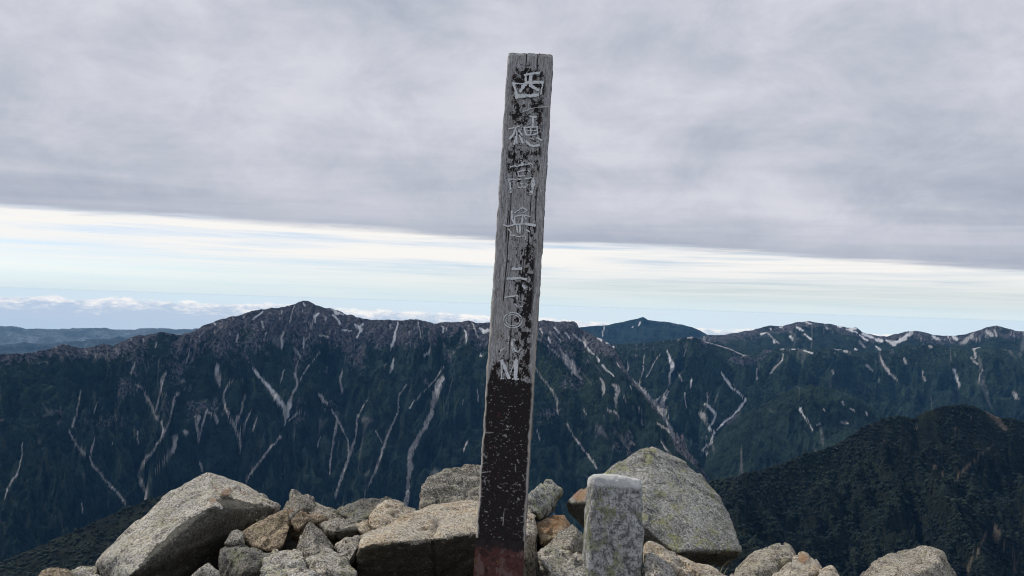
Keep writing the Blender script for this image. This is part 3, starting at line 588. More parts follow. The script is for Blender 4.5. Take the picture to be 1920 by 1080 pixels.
# ------------------------------------------------------------------ rocks
def granite(name, base, dark, lichen, rusty, warm):
    """base / dark mineral colours, amount of yellow-green lichen, of rust, of tan weathering"""
    m = Mat(name, .9, .2)
    off = m.n('ShaderNodeVectorMath', operation='ADD'); m.put(m.coord(), off.inputs[0])
    cx = m.n('ShaderNodeCombineXYZ'); r = m.math('MULTIPLY', m.rnd(), 37.0)
    for i in range(3): m.put(r, cx.inputs[i])
    m.put(cx.outputs[0], off.inputs[1]); m._c = off.outputs[0]
    big = m.noise(5, 5, .6, .4); mid = m.noise(26, 5, .65); gr = m.noise(110, 3, .8); gr2 = m.noise(250, 2, .8)
    v1 = m.n('ShaderNodeSeparateColor'); m.put(m.voro(190).outputs['Color'], v1.inputs[0])
    v2 = m.n('ShaderNodeSeparateColor'); m.put(m.voro(330).outputs['Color'], v2.inputs[0])
    c = m.mix(m.ramp(big, .32, .68), tuple(.62*q for q in base), tuple(1.15*q for q in base))
    c = m.mix(m.ramp(m.noise(11, 6, .7, .8), .52, .66, 0, .55), c, tuple(.45*q for q in base))
    c = m.mix(m.ramp(m.math('ADD', big, m.math('MULTIPLY', mid, .5)), .66, .90, 0, warm), c, (.50, .385, .24))
    c = m.mix(m.ramp(mid, .48, .70, 0, .60), c, dark)
    c = m.mix(m.ramp(gr, .50, .62, 0, .70), c, dark)
    c = m.mix(m.ramp(v1.outputs[0], .70, .76, 0, .60), c, dark)
    c = m.mix(m.ramp(v2.outputs[0], .78, .84, 0, .6), c, tuple(min(.74, 1.7*q) for q in base))
    c = m.mix(m.ramp(v2.outputs[1], .84, .88, 0, .8), c, tuple(.6*q for q in dark))
    li = m.math('MULTIPLY', m.ramp(m.noise(17, 6, .7, .6), .50, .62), m.ramp(gr, .60, .42))
    c = m.mix(m.math('MULTIPLY', li, lichen), c, (.30, .31, .10))
    li2 = m.math('MULTIPLY', m.ramp(m.noise(33, 4, .7), .58, .66), m.ramp(gr2, .62, .45))
    c = m.mix(m.math('MULTIPLY', li2, lichen*.6), c, (.035, .035, .032))
    bl = m.ramp(m.math('ADD', m.at('shade_lichen'), m.math('MULTIPLY', m.math('SUBTRACT', m.math('ADD', m.math('MULTIPLY', mid, .5), m.math('MULTIPLY', gr, .5)), .5), 1.6)), .40, .62, 0, .82)
    c = m.mix(bl, c, (.028, .030, .024))  # painted shade on the fronts, broken up by black lichen mottling
    ru = m.math('MULTIPLY', m.ramp(m.math('ADD', m.at('rust'), m.math('MULTIPLY', m.math('SUBTRACT', mid, .5), 1.1)), .38, .75), m.ramp(gr, .75, .45, .35, 1))
    c = m.mix(m.math('MULTIPLY', ru, .75), c, (.27, .135, .055))
    c = m.mix(m.math('MULTIPLY', m.ramp(m.noise(8, 5, .7), .50, .66), rusty), c, (.24, .125, .055))
    h = m.math('ADD', m.math('MULTIPLY', mid, 1.0), m.math('ADD', m.math('MULTIPLY', gr, .45), m.math('MULTIPLY', gr2, .15)))
    m.bump(h, 1.0, .013)
    return m.out(c)
GR = {
 'pale': granite('pale_granite', (.56, .525, .44), (.095, .09, .08), .35, .0, .35),
 'tan': granite('tan_granite', (.60, .53, .41), (.13, .11, .09), .10, .0, 1.0),
 'brown': granite('brown_granite', (.32, .26, .185), (.065, .05, .04), .15, .75, .5),
 'grey': granite('grey_granite', (.385, .36, .31), (.06, .058, .052), .30, .08, .25),
 'dark': granite('dark_granite', (.22, .215, .195), (.045, .045, .04), .35, .12, .15),
 'lichen': granite('lichen_granite', (.40, .40, .37), (.06, .062, .057), .85, .03, .05),
}
RUST = [(404, 918, 12, .6), (425, 920, 22, .55), (398, 935, 16, .6), (450, 930, 22, .45), (385, 950, 18, .45), (1506, 1046, 14, .9), (1086, 925, 26, .8), (545, 958, 10, .7), (1600, 1040, 30, .25), (565, 1000, 20, .4), (1100, 915, 20, .7)]

SHADE_LICHEN = {'largest': [conv(R5, [(300, 812), (500, 590), (700, 420), (880, 330), (1000, 345), (1180, 410), (1300, 700), (1200, 1100), (250, 1100)]),  # shaded front faces: shade painted into the colour, mixed with black lichen
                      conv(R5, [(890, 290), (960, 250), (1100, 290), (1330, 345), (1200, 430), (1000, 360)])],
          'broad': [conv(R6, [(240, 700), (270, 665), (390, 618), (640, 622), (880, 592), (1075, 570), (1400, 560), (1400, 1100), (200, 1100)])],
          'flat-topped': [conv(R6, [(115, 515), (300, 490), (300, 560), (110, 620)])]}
def rock(label, z, pts, kind='grey', T=.26, voxel=None, amp=1.0, strata=0, shrink=.9, sm=0, name='rock', chips=10):
    p = np.array([conv(z, [q])[0] for q in pts], float)
    cen = p[:, :2].mean(0)
    front = point(p[:, 0], p[:, 1], p[:, 2])
    bp = cen+(p[:, :2]-cen)*shrink
    back = point(bp[:, 0], bp[:, 1]+6, p[:, 2]+T)
    P = np.concatenate([front, back])
    c = P.mean(0); P = P-c
    bm = bmesh.new()
    for q in P: bm.verts.new(q)
    r = bmesh.ops.convex_hull(bm, input=bm.verts)
    bmesh.ops.delete(bm, geom=[e for e in set(r['geom_interior']+r['geom_unused']) if isinstance(e, bmesh.types.BMVert)], context='VERTS')
    # knock chips off the corners and edges
    sd_ = sum(ord(ch)*(i+1) for i, ch in enumerate(label)) % 9973
    rs = np.random.RandomState(sd_); size = float((P.max(0)-P.min(0)).max())
    for _ in range(chips):
        vv = np.array([v.co[:] for v in bm.verts]); ec = vv[rs.randint(len(vv))]
        n_ = ec/np.linalg.norm(ec)+.55*rs.randn(3); n_ /= np.linalg.norm(n_)
        h = float((vv @ n_).max())
        bmesh.ops.bisect_plane(bm, geom=bm.verts[:]+bm.edges[:]+bm.faces[:], plane_co=Vector(n_*(h-size*rs.uniform(.003, .013))), plane_no=Vector(n_), clear_outer=True)
        bm2 = bmesh.new()
        for v in bm.verts: bm2.verts.new(v.co)
        bm.free(); bm = bm2
        r = bmesh.ops.convex_hull(bm, input=bm.verts)
        bmesh.ops.delete(bm, geom=[e for e in set(r['geom_interior']+r['geom_unused']) if isinstance(e, bmesh.types.BMVert)], context='VERTS')
    me = bpy.data.meshes.new(name); bm.to_mesh(me); bm.free()
    o = bpy.data.objects.new(name, me); col.objects.link(o)
    size = float((P.max(0)-P.min(0)).max())
    vx = voxel or min(max(size/75, .0040), .0070)
    mod = o.modifiers.new('remesh', 'REMESH'); mod.mode = 'VOXEL'; mod.voxel_size = vx
    dg = bpy.context.evaluated_depsgraph_get(); dg.update()
    me2 = bpy.data.meshes.new_from_object(o.evaluated_get(dg)); o.modifiers.clear(); o.data = me2
    bpy.data.meshes.remove(me); me2.name = name
    n = len(me2.vertices); co = np.empty(n*3, np.float32); me2.vertices.foreach_get('co', co); co = co.reshape(-1, 3).astype(float)
    ed = np.empty(len(me2.edges)*2, np.int32); me2.edges.foreach_get('vertices', ed); ed = ed.reshape(-1, 2)
    def lap(co, it):
        for _ in range(it):
            s = np.zeros_like(co); cnt = np.zeros(n)
            np.add.at(s, ed[:, 0], co[ed[:, 1]]); np.add.at(s, ed[:, 1], co[ed[:, 0]])
            np.add.at(cnt, ed[:, 0], 1); np.add.at(cnt, ed[:, 1], 1)
            co = co*.5+.5*s/np.maximum(cnt, 1)[:, None]
        return co
    co = lap(co, sm)
    me2.vertices.foreach_set('co', co.astype(np.float32).ravel()); me2.update()
    nm = np.empty(n*3, np.float32); me2.vertices.foreach_get('normal', nm); nm = lap(nm.reshape(-1, 3).astype(float), 3)
    w = co+c
    x, y, zz = w[:, 0], w[:, 1], w[:, 2]
    f1 = fbm(x*7+sd_, y*7, zz*7, octv=4, gain=.55, seed=sd_)
    cells = vnoise(x*13+sd_, y*13, zz*13, seed=sd_+4); steps = np.round(cells*3.0)/3.0
    ns = int(np.clip((size/.085)**2*5, 14, 220)); rs2 = np.random.RandomState(sd_+1)      # flat broken facets
    seeds = w[rs2.randint(n, size=ns)]+rs2.randn(ns, 3)*.01; tilt = rs2.randn(ns, 3); offs = rs2.randn(ns)
    near = np.concatenate([np.argmin(((w[i:i+4000, None]-seeds[None])**2).sum(-1), 1) for i in range(0, n, 4000)])
    facet = np.clip((((w-seeds[near])*tilt[near]).sum(1))*.13+offs[near]*.0022, -.009, .009)*min(1, size/.25)
    f2 = fbm(x*38, y*38, zz*38+sd_, octv=4, gain=.6, seed=sd_+1)
    d = amp*(.0045*f1*min(1, size/.35)+facet+.0025*steps*min(1, size/.3)+.0028*f2)
    d = d-.010*min(1, size/.3)*sstep(.90, .985, ridged(x*2.6+sd_, y*2.6, zz*2.6, octv=1, seed=sd_+7)+.03*f2)
    if strata:
        s = zz*1.0+.10*x+.02*fbm(x*6, y*6, zz*6, octv=3, seed=5)
        d = d-strata*np.clip(ridged(s*26, x*1.2, y*1.2, octv=2, seed=6)-.62, 0, 1)
    co = co+nm*d[:, None]
    me2.vertices.foreach_set('co', co.astype(np.float32).ravel())
    me2.polygons.foreach_set('use_smooth', np.ones(len(me2.polygons), bool)); me2.update()
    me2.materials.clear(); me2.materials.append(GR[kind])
    px, py, _ = project(co+c)
    ru = np.zeros(n)
    for (a, b, rr, s) in RUST: ru = np.maximum(ru, s*np.exp(-((px-a)**2+(py-b)**2)/rr**2))
    attr(o, 'rust', ru)
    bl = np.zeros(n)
    for poly in SHADE_LICHEN.get(label.split()[0], ()):
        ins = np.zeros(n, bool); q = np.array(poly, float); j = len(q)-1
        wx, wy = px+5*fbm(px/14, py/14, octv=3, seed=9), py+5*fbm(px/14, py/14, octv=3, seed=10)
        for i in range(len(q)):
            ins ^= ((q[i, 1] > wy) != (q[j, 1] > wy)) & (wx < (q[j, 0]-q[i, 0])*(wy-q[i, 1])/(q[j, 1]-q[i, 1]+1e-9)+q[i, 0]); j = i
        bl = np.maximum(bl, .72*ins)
    attr(o, 'shade_lichen', bl)
    o.location = c
    tag(o, label, 'rock', 'loose granite rocks heaped on the summit')
    return o

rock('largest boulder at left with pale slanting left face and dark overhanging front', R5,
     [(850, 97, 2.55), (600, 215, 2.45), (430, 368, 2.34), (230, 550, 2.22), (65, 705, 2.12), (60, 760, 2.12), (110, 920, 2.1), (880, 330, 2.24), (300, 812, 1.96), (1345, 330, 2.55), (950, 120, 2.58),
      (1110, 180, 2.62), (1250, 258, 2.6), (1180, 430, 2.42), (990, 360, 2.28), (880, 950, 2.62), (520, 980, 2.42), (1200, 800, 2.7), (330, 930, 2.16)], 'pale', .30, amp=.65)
rock('grey upright block right of the pale slanting boulder', R5,
     [(1430, 212, 2.6), (1580, 268, 2.66), (1596, 330, 2.6), (1480, 345, 2.5), (1400, 420, 2.5), (1385, 345, 2.55), (1410, 560, 2.5), (1560, 560, 2.65)], 'grey', .2)
rock('flat grey slab sloping right behind the brown-edged block', R5,
     [(1590, 300, 2.75), (1700, 345, 2.75), (1850, 420, 2.7), (1925, 445, 2.7), (1650, 470, 2.52), (1510, 345, 2.55), (1580, 390, 2.5), (1700, 560, 2.6)], 'grey', .2)
rock('small brown-edged block with dark hollow below it', R5,
     [(1482, 335, 2.42), (1550, 420, 2.32), (1470, 490, 2.28), (1412, 465, 2.34), (1672, 410, 2.48), (1620, 442, 2.40), (1410, 640, 2.40), (1500, 640, 2.36), (1600, 560, 2.42)], 'brown', .12)
rock('rusty brown triangular rock leaning on the pale slanting boulder', R5,
     [(1080, 505, 2.22), (1300, 395, 2.26), (1398, 350, 2.3), (1412, 480, 2.22), (1378, 590, 2.16), (1308, 650, 2.13), (1160, 605, 2.15), (1100, 560, 2.17)], 'brown', .14)
rock('small pale chip at the tip of the rusty triangular rock', R5,
     [(1037, 484, 2.17), (955, 590, 2.13), (1080, 555, 2.13), (1090, 510, 2.16), (1110, 610, 2.14), (1010, 500, 2.16)], 'grey', .06)
rock('dark rock under the rusty triangular rock', R5,
     [(940, 630, 2.13), (1080, 600, 2.14), (1300, 668, 2.1), (1215, 790, 2.03), (1120, 665, 2.06), (1050, 870, 2.0), (920, 880, 2.05), (1250, 880, 2.1), (1090, 780, 1.99)], 'dark', .2)
rock('grey pyramid-shaped rock between triangular rock and tan slab', R5,
     [(1550, 425, 2.24), (1600, 465, 2.25), (1728, 600, 2.22), (1588, 665, 2.09), (1455, 645, 2.17), (1590, 780, 2.1), (1740, 720, 2.2), (1480, 580, 2.2)], 'grey', .16)
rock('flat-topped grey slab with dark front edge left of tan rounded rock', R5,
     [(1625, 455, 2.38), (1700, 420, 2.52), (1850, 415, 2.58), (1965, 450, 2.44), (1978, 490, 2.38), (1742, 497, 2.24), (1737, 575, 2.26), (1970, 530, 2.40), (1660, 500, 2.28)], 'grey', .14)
rock('squared pale stone at the front below the pyramid-shaped rock', R5,
     [(1320, 646, 2.12), (1512, 646, 2.12), (1532, 690, 2.02), (1527, 780, 1.96), (1400, 745, 1.93), (1240, 705, 2.02), (1208, 790, 1.97), (1300, 880, 1.96), (1500, 900, 2.0), (1325, 680, 2.0)], 'pale', .16)
rock('rounded pale stone at bottom edge left of the dark-fronted slab', R5,
     [(1535, 700, 2.07), (1600, 660, 2.1), (1690, 636, 2.12), (1800, 690, 2.07), (1866, 790, 2.0), (1580, 700, 1.99), (1595, 830, 1.93), (1840, 900, 1.96), (1545, 880, 1.97), (1700, 760, 1.95)], 'pale', .2)
rock('low pale stone cut by bottom edge under the squared stone', R5,
     [(1205, 850, 1.82), (1325, 733, 1.88), (1480, 762, 1.87), (1630, 805, 1.86), (1660, 900, 1.82), (1250, 930, 1.78)], 'pale', .2)
rock('small pointed pale stone at the foot of the dark overhang', R5,
     [(725, 830, 1.92), (850, 715, 1.95), (920, 785, 1.95), (935, 880, 1.92), (800, 770, 1.9), (760, 920, 1.9)], 'pale', .12)
rock('small grey stone wedged left of the dark-fronted slab', R6,
     [(105, 635, 2.17), (180, 588, 2.22), (278, 568, 2.22), (268, 640, 2.12), (240, 730, 2.1), (130, 710, 2.1), (180, 780, 2.05)], 'grey', .12)
rock('dark grey angular rock behind the tan rounded rock', R6,
     [(118, 402, 2.66), (190, 355, 2.7), (265, 318, 2.72), (380, 320, 2.78), (478, 306, 2.82), (498, 335, 2.78), (340, 450, 2.55), (255, 478, 2.5), (300, 600, 2.55)], 'dark', .2)
rock('tan rounded rock left of the layered block', R6,
     [(465, 322, 2.58), (520, 333, 2.62), (600, 362, 2.64), (688, 400, 2.64), (650, 480, 2.47), (480, 530, 2.37), (335, 530, 2.38), (345, 440, 2.44), (395, 370, 2.53), (400, 640, 2.42)], 'tan', .2, sm=2)
rock('small tan stone tucked below the tan rounded rock', R6,
     [(240, 492, 2.36), (330, 460, 2.4), (352, 540, 2.33), (290, 558, 2.29), (300, 500, 2.32)], 'tan', .1)
rock('tall layered block with horizontal cracks behind the post', R6,
     [(735, 156, 2.80), (860, 132, 2.85), (895, 108, 2.88), (1030, 78, 2.95), (1160, 84, 2.95), (1280, 150, 2.95), (725, 232, 2.76), (697, 272, 2.7), (690, 410, 2.66), (1250, 420, 2.7), (900, 500, 2.66), (720, 520, 2.7)], 'grey', .25, strata=.03)
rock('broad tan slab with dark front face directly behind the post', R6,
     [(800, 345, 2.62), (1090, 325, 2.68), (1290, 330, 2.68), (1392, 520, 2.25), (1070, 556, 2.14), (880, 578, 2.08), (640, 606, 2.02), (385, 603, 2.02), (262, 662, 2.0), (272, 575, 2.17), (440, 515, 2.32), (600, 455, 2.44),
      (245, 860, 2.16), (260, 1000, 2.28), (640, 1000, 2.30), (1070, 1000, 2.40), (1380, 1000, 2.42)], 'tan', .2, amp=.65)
rock('narrow pale stone standing against the right side of the post', R6,
     [(1385, 330, 2.44), (1430, 335, 2.46), (1500, 420, 2.38), (1508, 560, 2.27), (1505, 870, 2.24), (1400, 900, 2.18), (1380, 600, 2.14), (1480, 1000, 2.24)], 'tan', .16)
rock('long square block pointing up right of the post', R7,
     [(190, 328, 2.82), (245, 336, 2.86), (314, 400, 2.80), (302, 432, 2.76), (118, 592, 2.40), (30, 480, 2.45), (60, 430, 2.5), (130, 645, 2.46), (240, 545, 2.78), (0, 570, 2.45)], 'lichen', .14)
rock('reddish block left of the stone pillar', R7,
     [(113, 668, 2.42), (200, 625, 2.47), (325, 596, 2.52), (360, 680, 2.47), (332, 765, 2.36), (130, 815, 2.32), (200, 880, 2.36), (350, 870, 2.42)], 'brown', .16)
rock('pointed grey stone between reddish block and stone pillar', R7,
     [(165, 855, 2.22), (260, 768, 2.27), (388, 676, 2.33), (425, 708, 2.30), (478, 790, 2.27), (480, 950, 2.22), (350, 865, 2.14), (250, 980, 2.17)], 'grey', .16)
rock('knobbly pale stone at the left foot of the stone pillar', R7,
     [(123, 902, 2.02), (180, 858, 2.07), (320, 866, 2.07), (400, 903, 2.04), (485, 950, 2.02), (495, 1120, 1.92), (240, 1085, 1.89), (150, 965, 1.94), (240, 1180, 1.9)], 'pale', .18, amp=1.3)
rock('great lichen-covered boulder leaning behind the stone pillar', R7,
     [(990, 64, 2.95), (850, 138, 2.9), (690, 228, 2.85), (520, 358, 2.84), (430, 430, 2.84), (346, 512, 2.84), (365, 590, 2.9), (510, 750, 2.9), (1055, 90, 2.98), (1150, 143, 2.98), (1250, 185, 2.97), (1400, 300, 2.92),
      (1535, 470, 2.85), (1605, 600, 2.78), (1662, 760, 2.7), (1713, 886, 2.6), (1420, 874, 2.5), (1180, 892, 2.44), (1090, 830, 2.46), (945, 690, 2.5), (520, 500, 2.68), (1600, 1000, 2.95), (1350, 1010, 2.9), (1000, 950, 2.95)], 'lichen', .25, amp=.5, chips=5)
rock('long tan wedge sloping down under the great lichen-covered boulder', R7,
     [(946, 850, 2.12), (985, 828, 2.17), (1110, 883, 2.22), (1300, 953, 2.22), (1480, 1018, 2.17), (1625, 1090, 2.12), (1300, 1090, 2.02), (1100, 955, 2.06), (950, 905, 2.06), (1300, 1250, 2.06), (950, 1040, 2.12)], 'tan', .2)
rock('pale stone at the right foot of the stone pillar', R7,
     [(940, 905, 1.97), (1000, 896, 2.01), (1100, 958, 2.01), (1188, 1040, 1.96), (1195, 1160, 1.92), (950, 1180, 1.87), (1045, 1060, 1.88)], 'pale', .16)
rock('slanted grey block with tan top right of the great boulder', R8,
     [(190, 400, 2.34), (300, 268, 2.44), (375, 206, 2.49), (500, 188, 2.52), (580, 148, 2.54), (612, 168, 2.52), (657, 240, 2.46), (500, 390, 2.32), (300, 394, 2.24), (300, 560, 2.28), (560, 560, 2.42)], 'grey', .16)
rock('pointed stone with orange rust patch on its tip', R8,
     [(478, 405, 2.27), (650, 250, 2.38), (710, 211, 2.42), (745, 224, 2.40), (852, 320, 2.32), (830, 352, 2.26), (620, 410, 2.17), (600, 560, 2.22), (850, 540, 2.28)], 'tan', .16)
rock('smallest stone right of the orange-tipped stone', R8,
     [(800, 395, 2.2), (850, 330, 2.25), (925, 308, 2.26), (992, 395, 2.2), (880, 460, 2.1), (930, 520, 2.15)], 'tan', .12)
rock('lone brownish boulder at lower right standing apart from the heap', R8,
     [(1110, 410, 2.62), (1255, 253, 2.72), (1390, 206, 2.77), (1505, 185, 2.82), (1638, 172, 2.82), (1714, 203, 2.77), (1768, 325, 2.72), (1812, 410, 2.62), (1450, 410, 2.46), (1300, 560, 2.5), (1700, 560, 2.56), (1690, 290, 2.62)], 'grey', .25)
rock('leftmost flat stone at bottom edge', PXL, [(58, 1086, 2.02), (80, 1071, 2.06), (125, 1069, 2.06), (140, 1082, 2.0), (120, 1130, 1.98), (70, 1130, 1.98)], 'brown', .12)
rock('small stone at bottom edge touching the left end of the largest boulder', PXL, [(130, 1072, 2.06), (150, 1063, 2.1), (183, 1061, 2.12), (192, 1090, 2.02), (150, 1130, 2.0), (186, 1130, 2.02)], 'pale', .12)

# ------------------------------------------------------------------ summit post
P0, P1 = point(933.5, 1080, 1.85), point(994.5, 99, 2.03)
axis = (P1-P0)/np.linalg.norm(P1-P0); PLEN = float(np.linalg.norm(P1-P0)); PW = .1226; BELOW = .42
view = -P0/np.linalg.norm(P0); right = np.cross(view, axis); right /= np.linalg.norm(right); right = -right if right[0] < 0 else right
frontn = np.cross(right, axis); frontn = frontn if frontn[1] < 0 else -frontn
yw_ = math.radians(2.6)
r2 = right*math.cos(yw_)-frontn*math.sin(yw_)*-1 if False else right*math.cos(yw_)+frontn*math.sin(yw_)
f2_ = frontn*math.cos(yw_)-right*math.sin(yw_)
right, frontn = r2, f2_
M = Matrix(((right[0], -frontn[0], axis[0], P0[0]), (right[1], -frontn[1], axis[1], P0[1]), (right[2], -frontn[2], axis[2], P0[2]), (0, 0, 0, 1)))
post = bpy.data.objects.new('summit_marker_post', None); col.objects.link(post)
post.matrix_world = M @ Matrix.Translation((0, 0, -BELOW))
tag(post, 'tall weathered wooden summit post with worn white characters and black paint', 'signpost')
def px_to_post(px, py):
    d = ray(px, py); t = ((P0 @ frontn))/(d @ frontn)
    q = d*t[..., None]-P0
    return q @ right, q @ axis+BELOW
def post_to_px(u, v):
    q = P0+np.asarray(u)[..., None]*right+(np.asarray(v)[..., None]-BELOW)*axis
    return project(q)
# wooden shaft: rows up the shaft, columns round its chamfered section
H0 = BELOW+.088; HW = PW/2; BV = .009; DEPTH = .118
vs_ = np.linspace(H0-.02, BELOW+PLEN, 960)
us = [(-HW+BV+(2*HW-2*BV)*i/92, 0.0) for i in range(93)]
us += [(HW-BV+BV*math.sin(a), BV-BV*math.cos(a)) for a in np.linspace(0, math.pi/2, 7)[1:]]
us += [(HW, BV+(DEPTH-2*BV)*i/10) for i in range(1, 11)]
us += [(HW-2*HW*i/8, DEPTH) for i in range(0, 9)]
us += [(-HW, DEPTH-BV-(DEPTH-2*BV)*i/10) for i in range(0, 11)]
us += [(-HW+BV-BV*math.sin(a), BV-BV*math.cos(a)) for a in np.linspace(math.pi/2, 0, 7)[:-1]]
us = np.array(us); nc_ = len(us)
VV, UU = np.meshgrid(vs_, us[:, 0], indexing='ij'); DD = us[:, 1][None]+0*VV
fpx, fpy, _ = post_to_px(UU, VV)
un = UU/HW
isfront = (DD < BV*1.01)
grain = fbm(UU*420, VV*9, DD*200, octv=4, gain=.6, seed=2)
# worn black paint: how much is left by height and across
yk = [0, 108, 126, 134, 150, 190, 215, 236, 270, 285, 320, 345, 430, 450, 470, 500, 520, 600, 640, 660, 690, 712, 722, 1100]
cv = [.02, .03, .18, .52, .58, .55, .60, .33, .27, .47, .47, .15, .10, .24, .34, .44, .40, .38, .42, .47, .58, .74, .965, .975]
cover = np.interp(fpy, yk, cv)
side = np.interp(fpy, [0, 180, 300, 330, 440, 500, 560, 640, 690, 715], [0, .05, .12, .0, .12, .42, .42, .36, .15, 0])
cover = cover+side*np.clip(un*1.3, -1, 1)-.25*np.interp(fpy, [0, 440, 500, 640, 690, 715], [0, 0, .5, .4, .1, 0])*(un < .1)
edgef = np.interp(fpy, [0, 400, 690, 722, 1100], [.24, .30, .22, .085, .075])
rag_e = .05*fbm(VV*60, UU*60, octv=3, seed=8)
edge_clear = sstep(1-edgef*1.25, 1-edgef*.7, np.abs(un)+rag_e)
pn = fbm(UU*120, VV*85, DD*120, octv=5, gain=.74, seed=31)*.5+.5+.10*fbm(UU*22, VV*14, DD*22, octv=2, seed=32)
pn = sstep(.18, .82, pn)
paint = sstep(-.04, .04, cover-pn)*(1-edge_clear)
# chips in the solid paint: short flecks and a few scratches
fleck = sstep(.585, .68, fbm(UU*190+.7*VV*100, VV*330, octv=2, seed=44)+.18*fbm(UU*30, VV*22, octv=2, seed=45))
paint = paint*(1-.9*fleck*(fpy > 700))
for (x0, y0, x1, y1, w) in ((945, 958, 943, 985, 1.2), (966, 872, 967, 884, 2.0), (903, 886, 920, 884, 1.5),
                        (905, 903, 912, 895, 1.8), (906, 811, 912, 811, 2), (914, 811, 925, 811, 1.8), (943, 816, 949, 818, 2.5), (980, 890, 984, 900, 2), (906, 850, 912, 858, 3), (970, 862, 973, 868, 2), (935, 914, 939, 915, 2)):
    L2 = (x1-x0)**2+(y1-y0)**2
    h = np.clip(((fpx-x0)*(x1-x0)+(fpy-y0)*(y1-y0))/L2, 0, 1)
    dd = np.hypot(fpx-x0-h*(x1-x0), fpy-y0-h*(y1-y0))+.8*fbm(UU*300, VV*300, octv=2, seed=46)
    paint = paint*(1-.75*(1-sstep(w*.35, w*.35+.7, dd)))
paint = np.where(isfront, paint, np.where(DD > BV*1.01, np.where(un > 0, .75*sstep(-.05, .05, .62+.38*(fpy > 715)-pn), .3*(fpy > 700)), paint))
# drying cracks
crack = np.zeros_like(UU)
for (x0, y0, x1, y1, w) in ((988, 98, 985, 140, 1.1), (1009, 99, 1007, 130, .9), (965, 270, 951, 480, .9), (951, 480, 944, 560, 1.0), (996, 370, 990, 470, .8), (984, 470, 975, 560, .7), (960, 590, 952, 700, .8), (1006, 360, 1004, 410, .8), (953, 400, 948, 450, .9), (947, 530, 945, 556, 1.2), (975, 300, 972, 350, .8)):
    h = np.clip((fpy-y0)/(y1-y0), 0, 1)
    dd = np.abs(fpx-(x0+(x1-x0)*h)+.7*fbm(VV*25, VV*0+x0, octv=3, seed=int(x0)))
    crack = np.maximum(crack, (1-sstep(w*.4, w*.4+.7, dd))*(fpy > y0-4)*(fpy < y1+4)*isfront)
rough_d = -.0006*(1-paint)+.0007*grain*(1-paint)-.0035*crack+.0012*fbm(UU*40, VV*12, DD*40, octv=3, seed=50)
wear = .0035*fbm(VV*30, DD*60+un, octv=4, seed=51)*sstep(.75, 1, np.abs(un))
top = sstep(BELOW+PLEN-.010, BELOW+PLEN, VV)
Ux = (UU-wear*np.sign(UU))*(1-.018*top)
Dx = DD-np.where(isfront, rough_d, 0)+.004*top*(DD < .05)-.004*top*(DD > .06)
vtx = np.stack([Ux, Dx, VV+.002*top*fbm(UU*60, DD*60, octv=2, seed=52)], -1).reshape(-1, 3)
nr_ = len(vs_)
ii = np.arange(nr_*nc_).reshape(nr_, nc_); jj = np.roll(ii, -1, axis=1)
fq = np.stack([ii[:-1], jj[:-1], jj[1:], ii[1:]], -1).reshape(-1, 4)
m = Mat('weathered_post_wood', .85, .25)
g1 = m.noise(60, 5, .65, vec=m.scaled((7, 7, .45))); g2 = m.noise(260, 3, .7, vec=m.scaled((1.6, 1.6, .35))); g3 = m.noise(14, 4, .6)
wood = m.mix(m.ramp(g1, .33, .68), (.25, .24, .23), (.54, .53, .515))
wood = m.mix(m.ramp(g2, .48, .66, 0, .65), wood, (.075, .068, .064))
wood = m.mix(m.ramp(g3, .52, .72, 0, .45), wood, (.25, .185, .125))
wood = m.mix(m.math('MULTIPLY', m.at('worn'), .7), wood, (.40, .36, .31))
pc = m.mix(m.ramp(m.noise(180, 3, .6), .45, .7), (.011, .008, .0075), (.030, .020, .017))
pc = m.mix(m.ramp(m.noise(35, 4, .6), .60, .72, 0, .8), pc, (.075, .025, .020))
c_ = m.mix(m.at('paint'), wood, pc)
c_ = m.mix(m.at('crack'), c_, (.012, .010, .009))
m.bump(m.math('ADD', g1, g2), .5, .0015)
wood_m = m.out(c_, m.mix(m.at('paint'), (.88, .88, .88), (.62, .62, .62)))
shaft = mesh_np('shaft', vtx, fq, wood_m, parent=post)
attr(shaft, 'paint', paint); attr(shaft, 'crack', crack)
attr(shaft, 'worn', np.where(np.abs(un) > .9, 1.0, 0)*(fpy > 560)*(.6+.4*(fpy > 640)))
# end grain cap
bm = bmesh.new(); ring = [bm.verts.new(vtx[(nr_-1)*nc_+k]) for k in range(nc_)]
cvx = bm.verts.new((0, DEPTH/2, BELOW+PLEN+.003))
for k in range(nc_): bm.faces.new((ring[k], ring[(k+1) % nc_], cvx))
me = bpy.data.meshes.new('end_cap'); bm.to_mesh(me); bm.free(); me.materials.append(wood_m)
capo = bpy.data.objects.new('end_cap', me); col.objects.link(capo); capo.parent = post
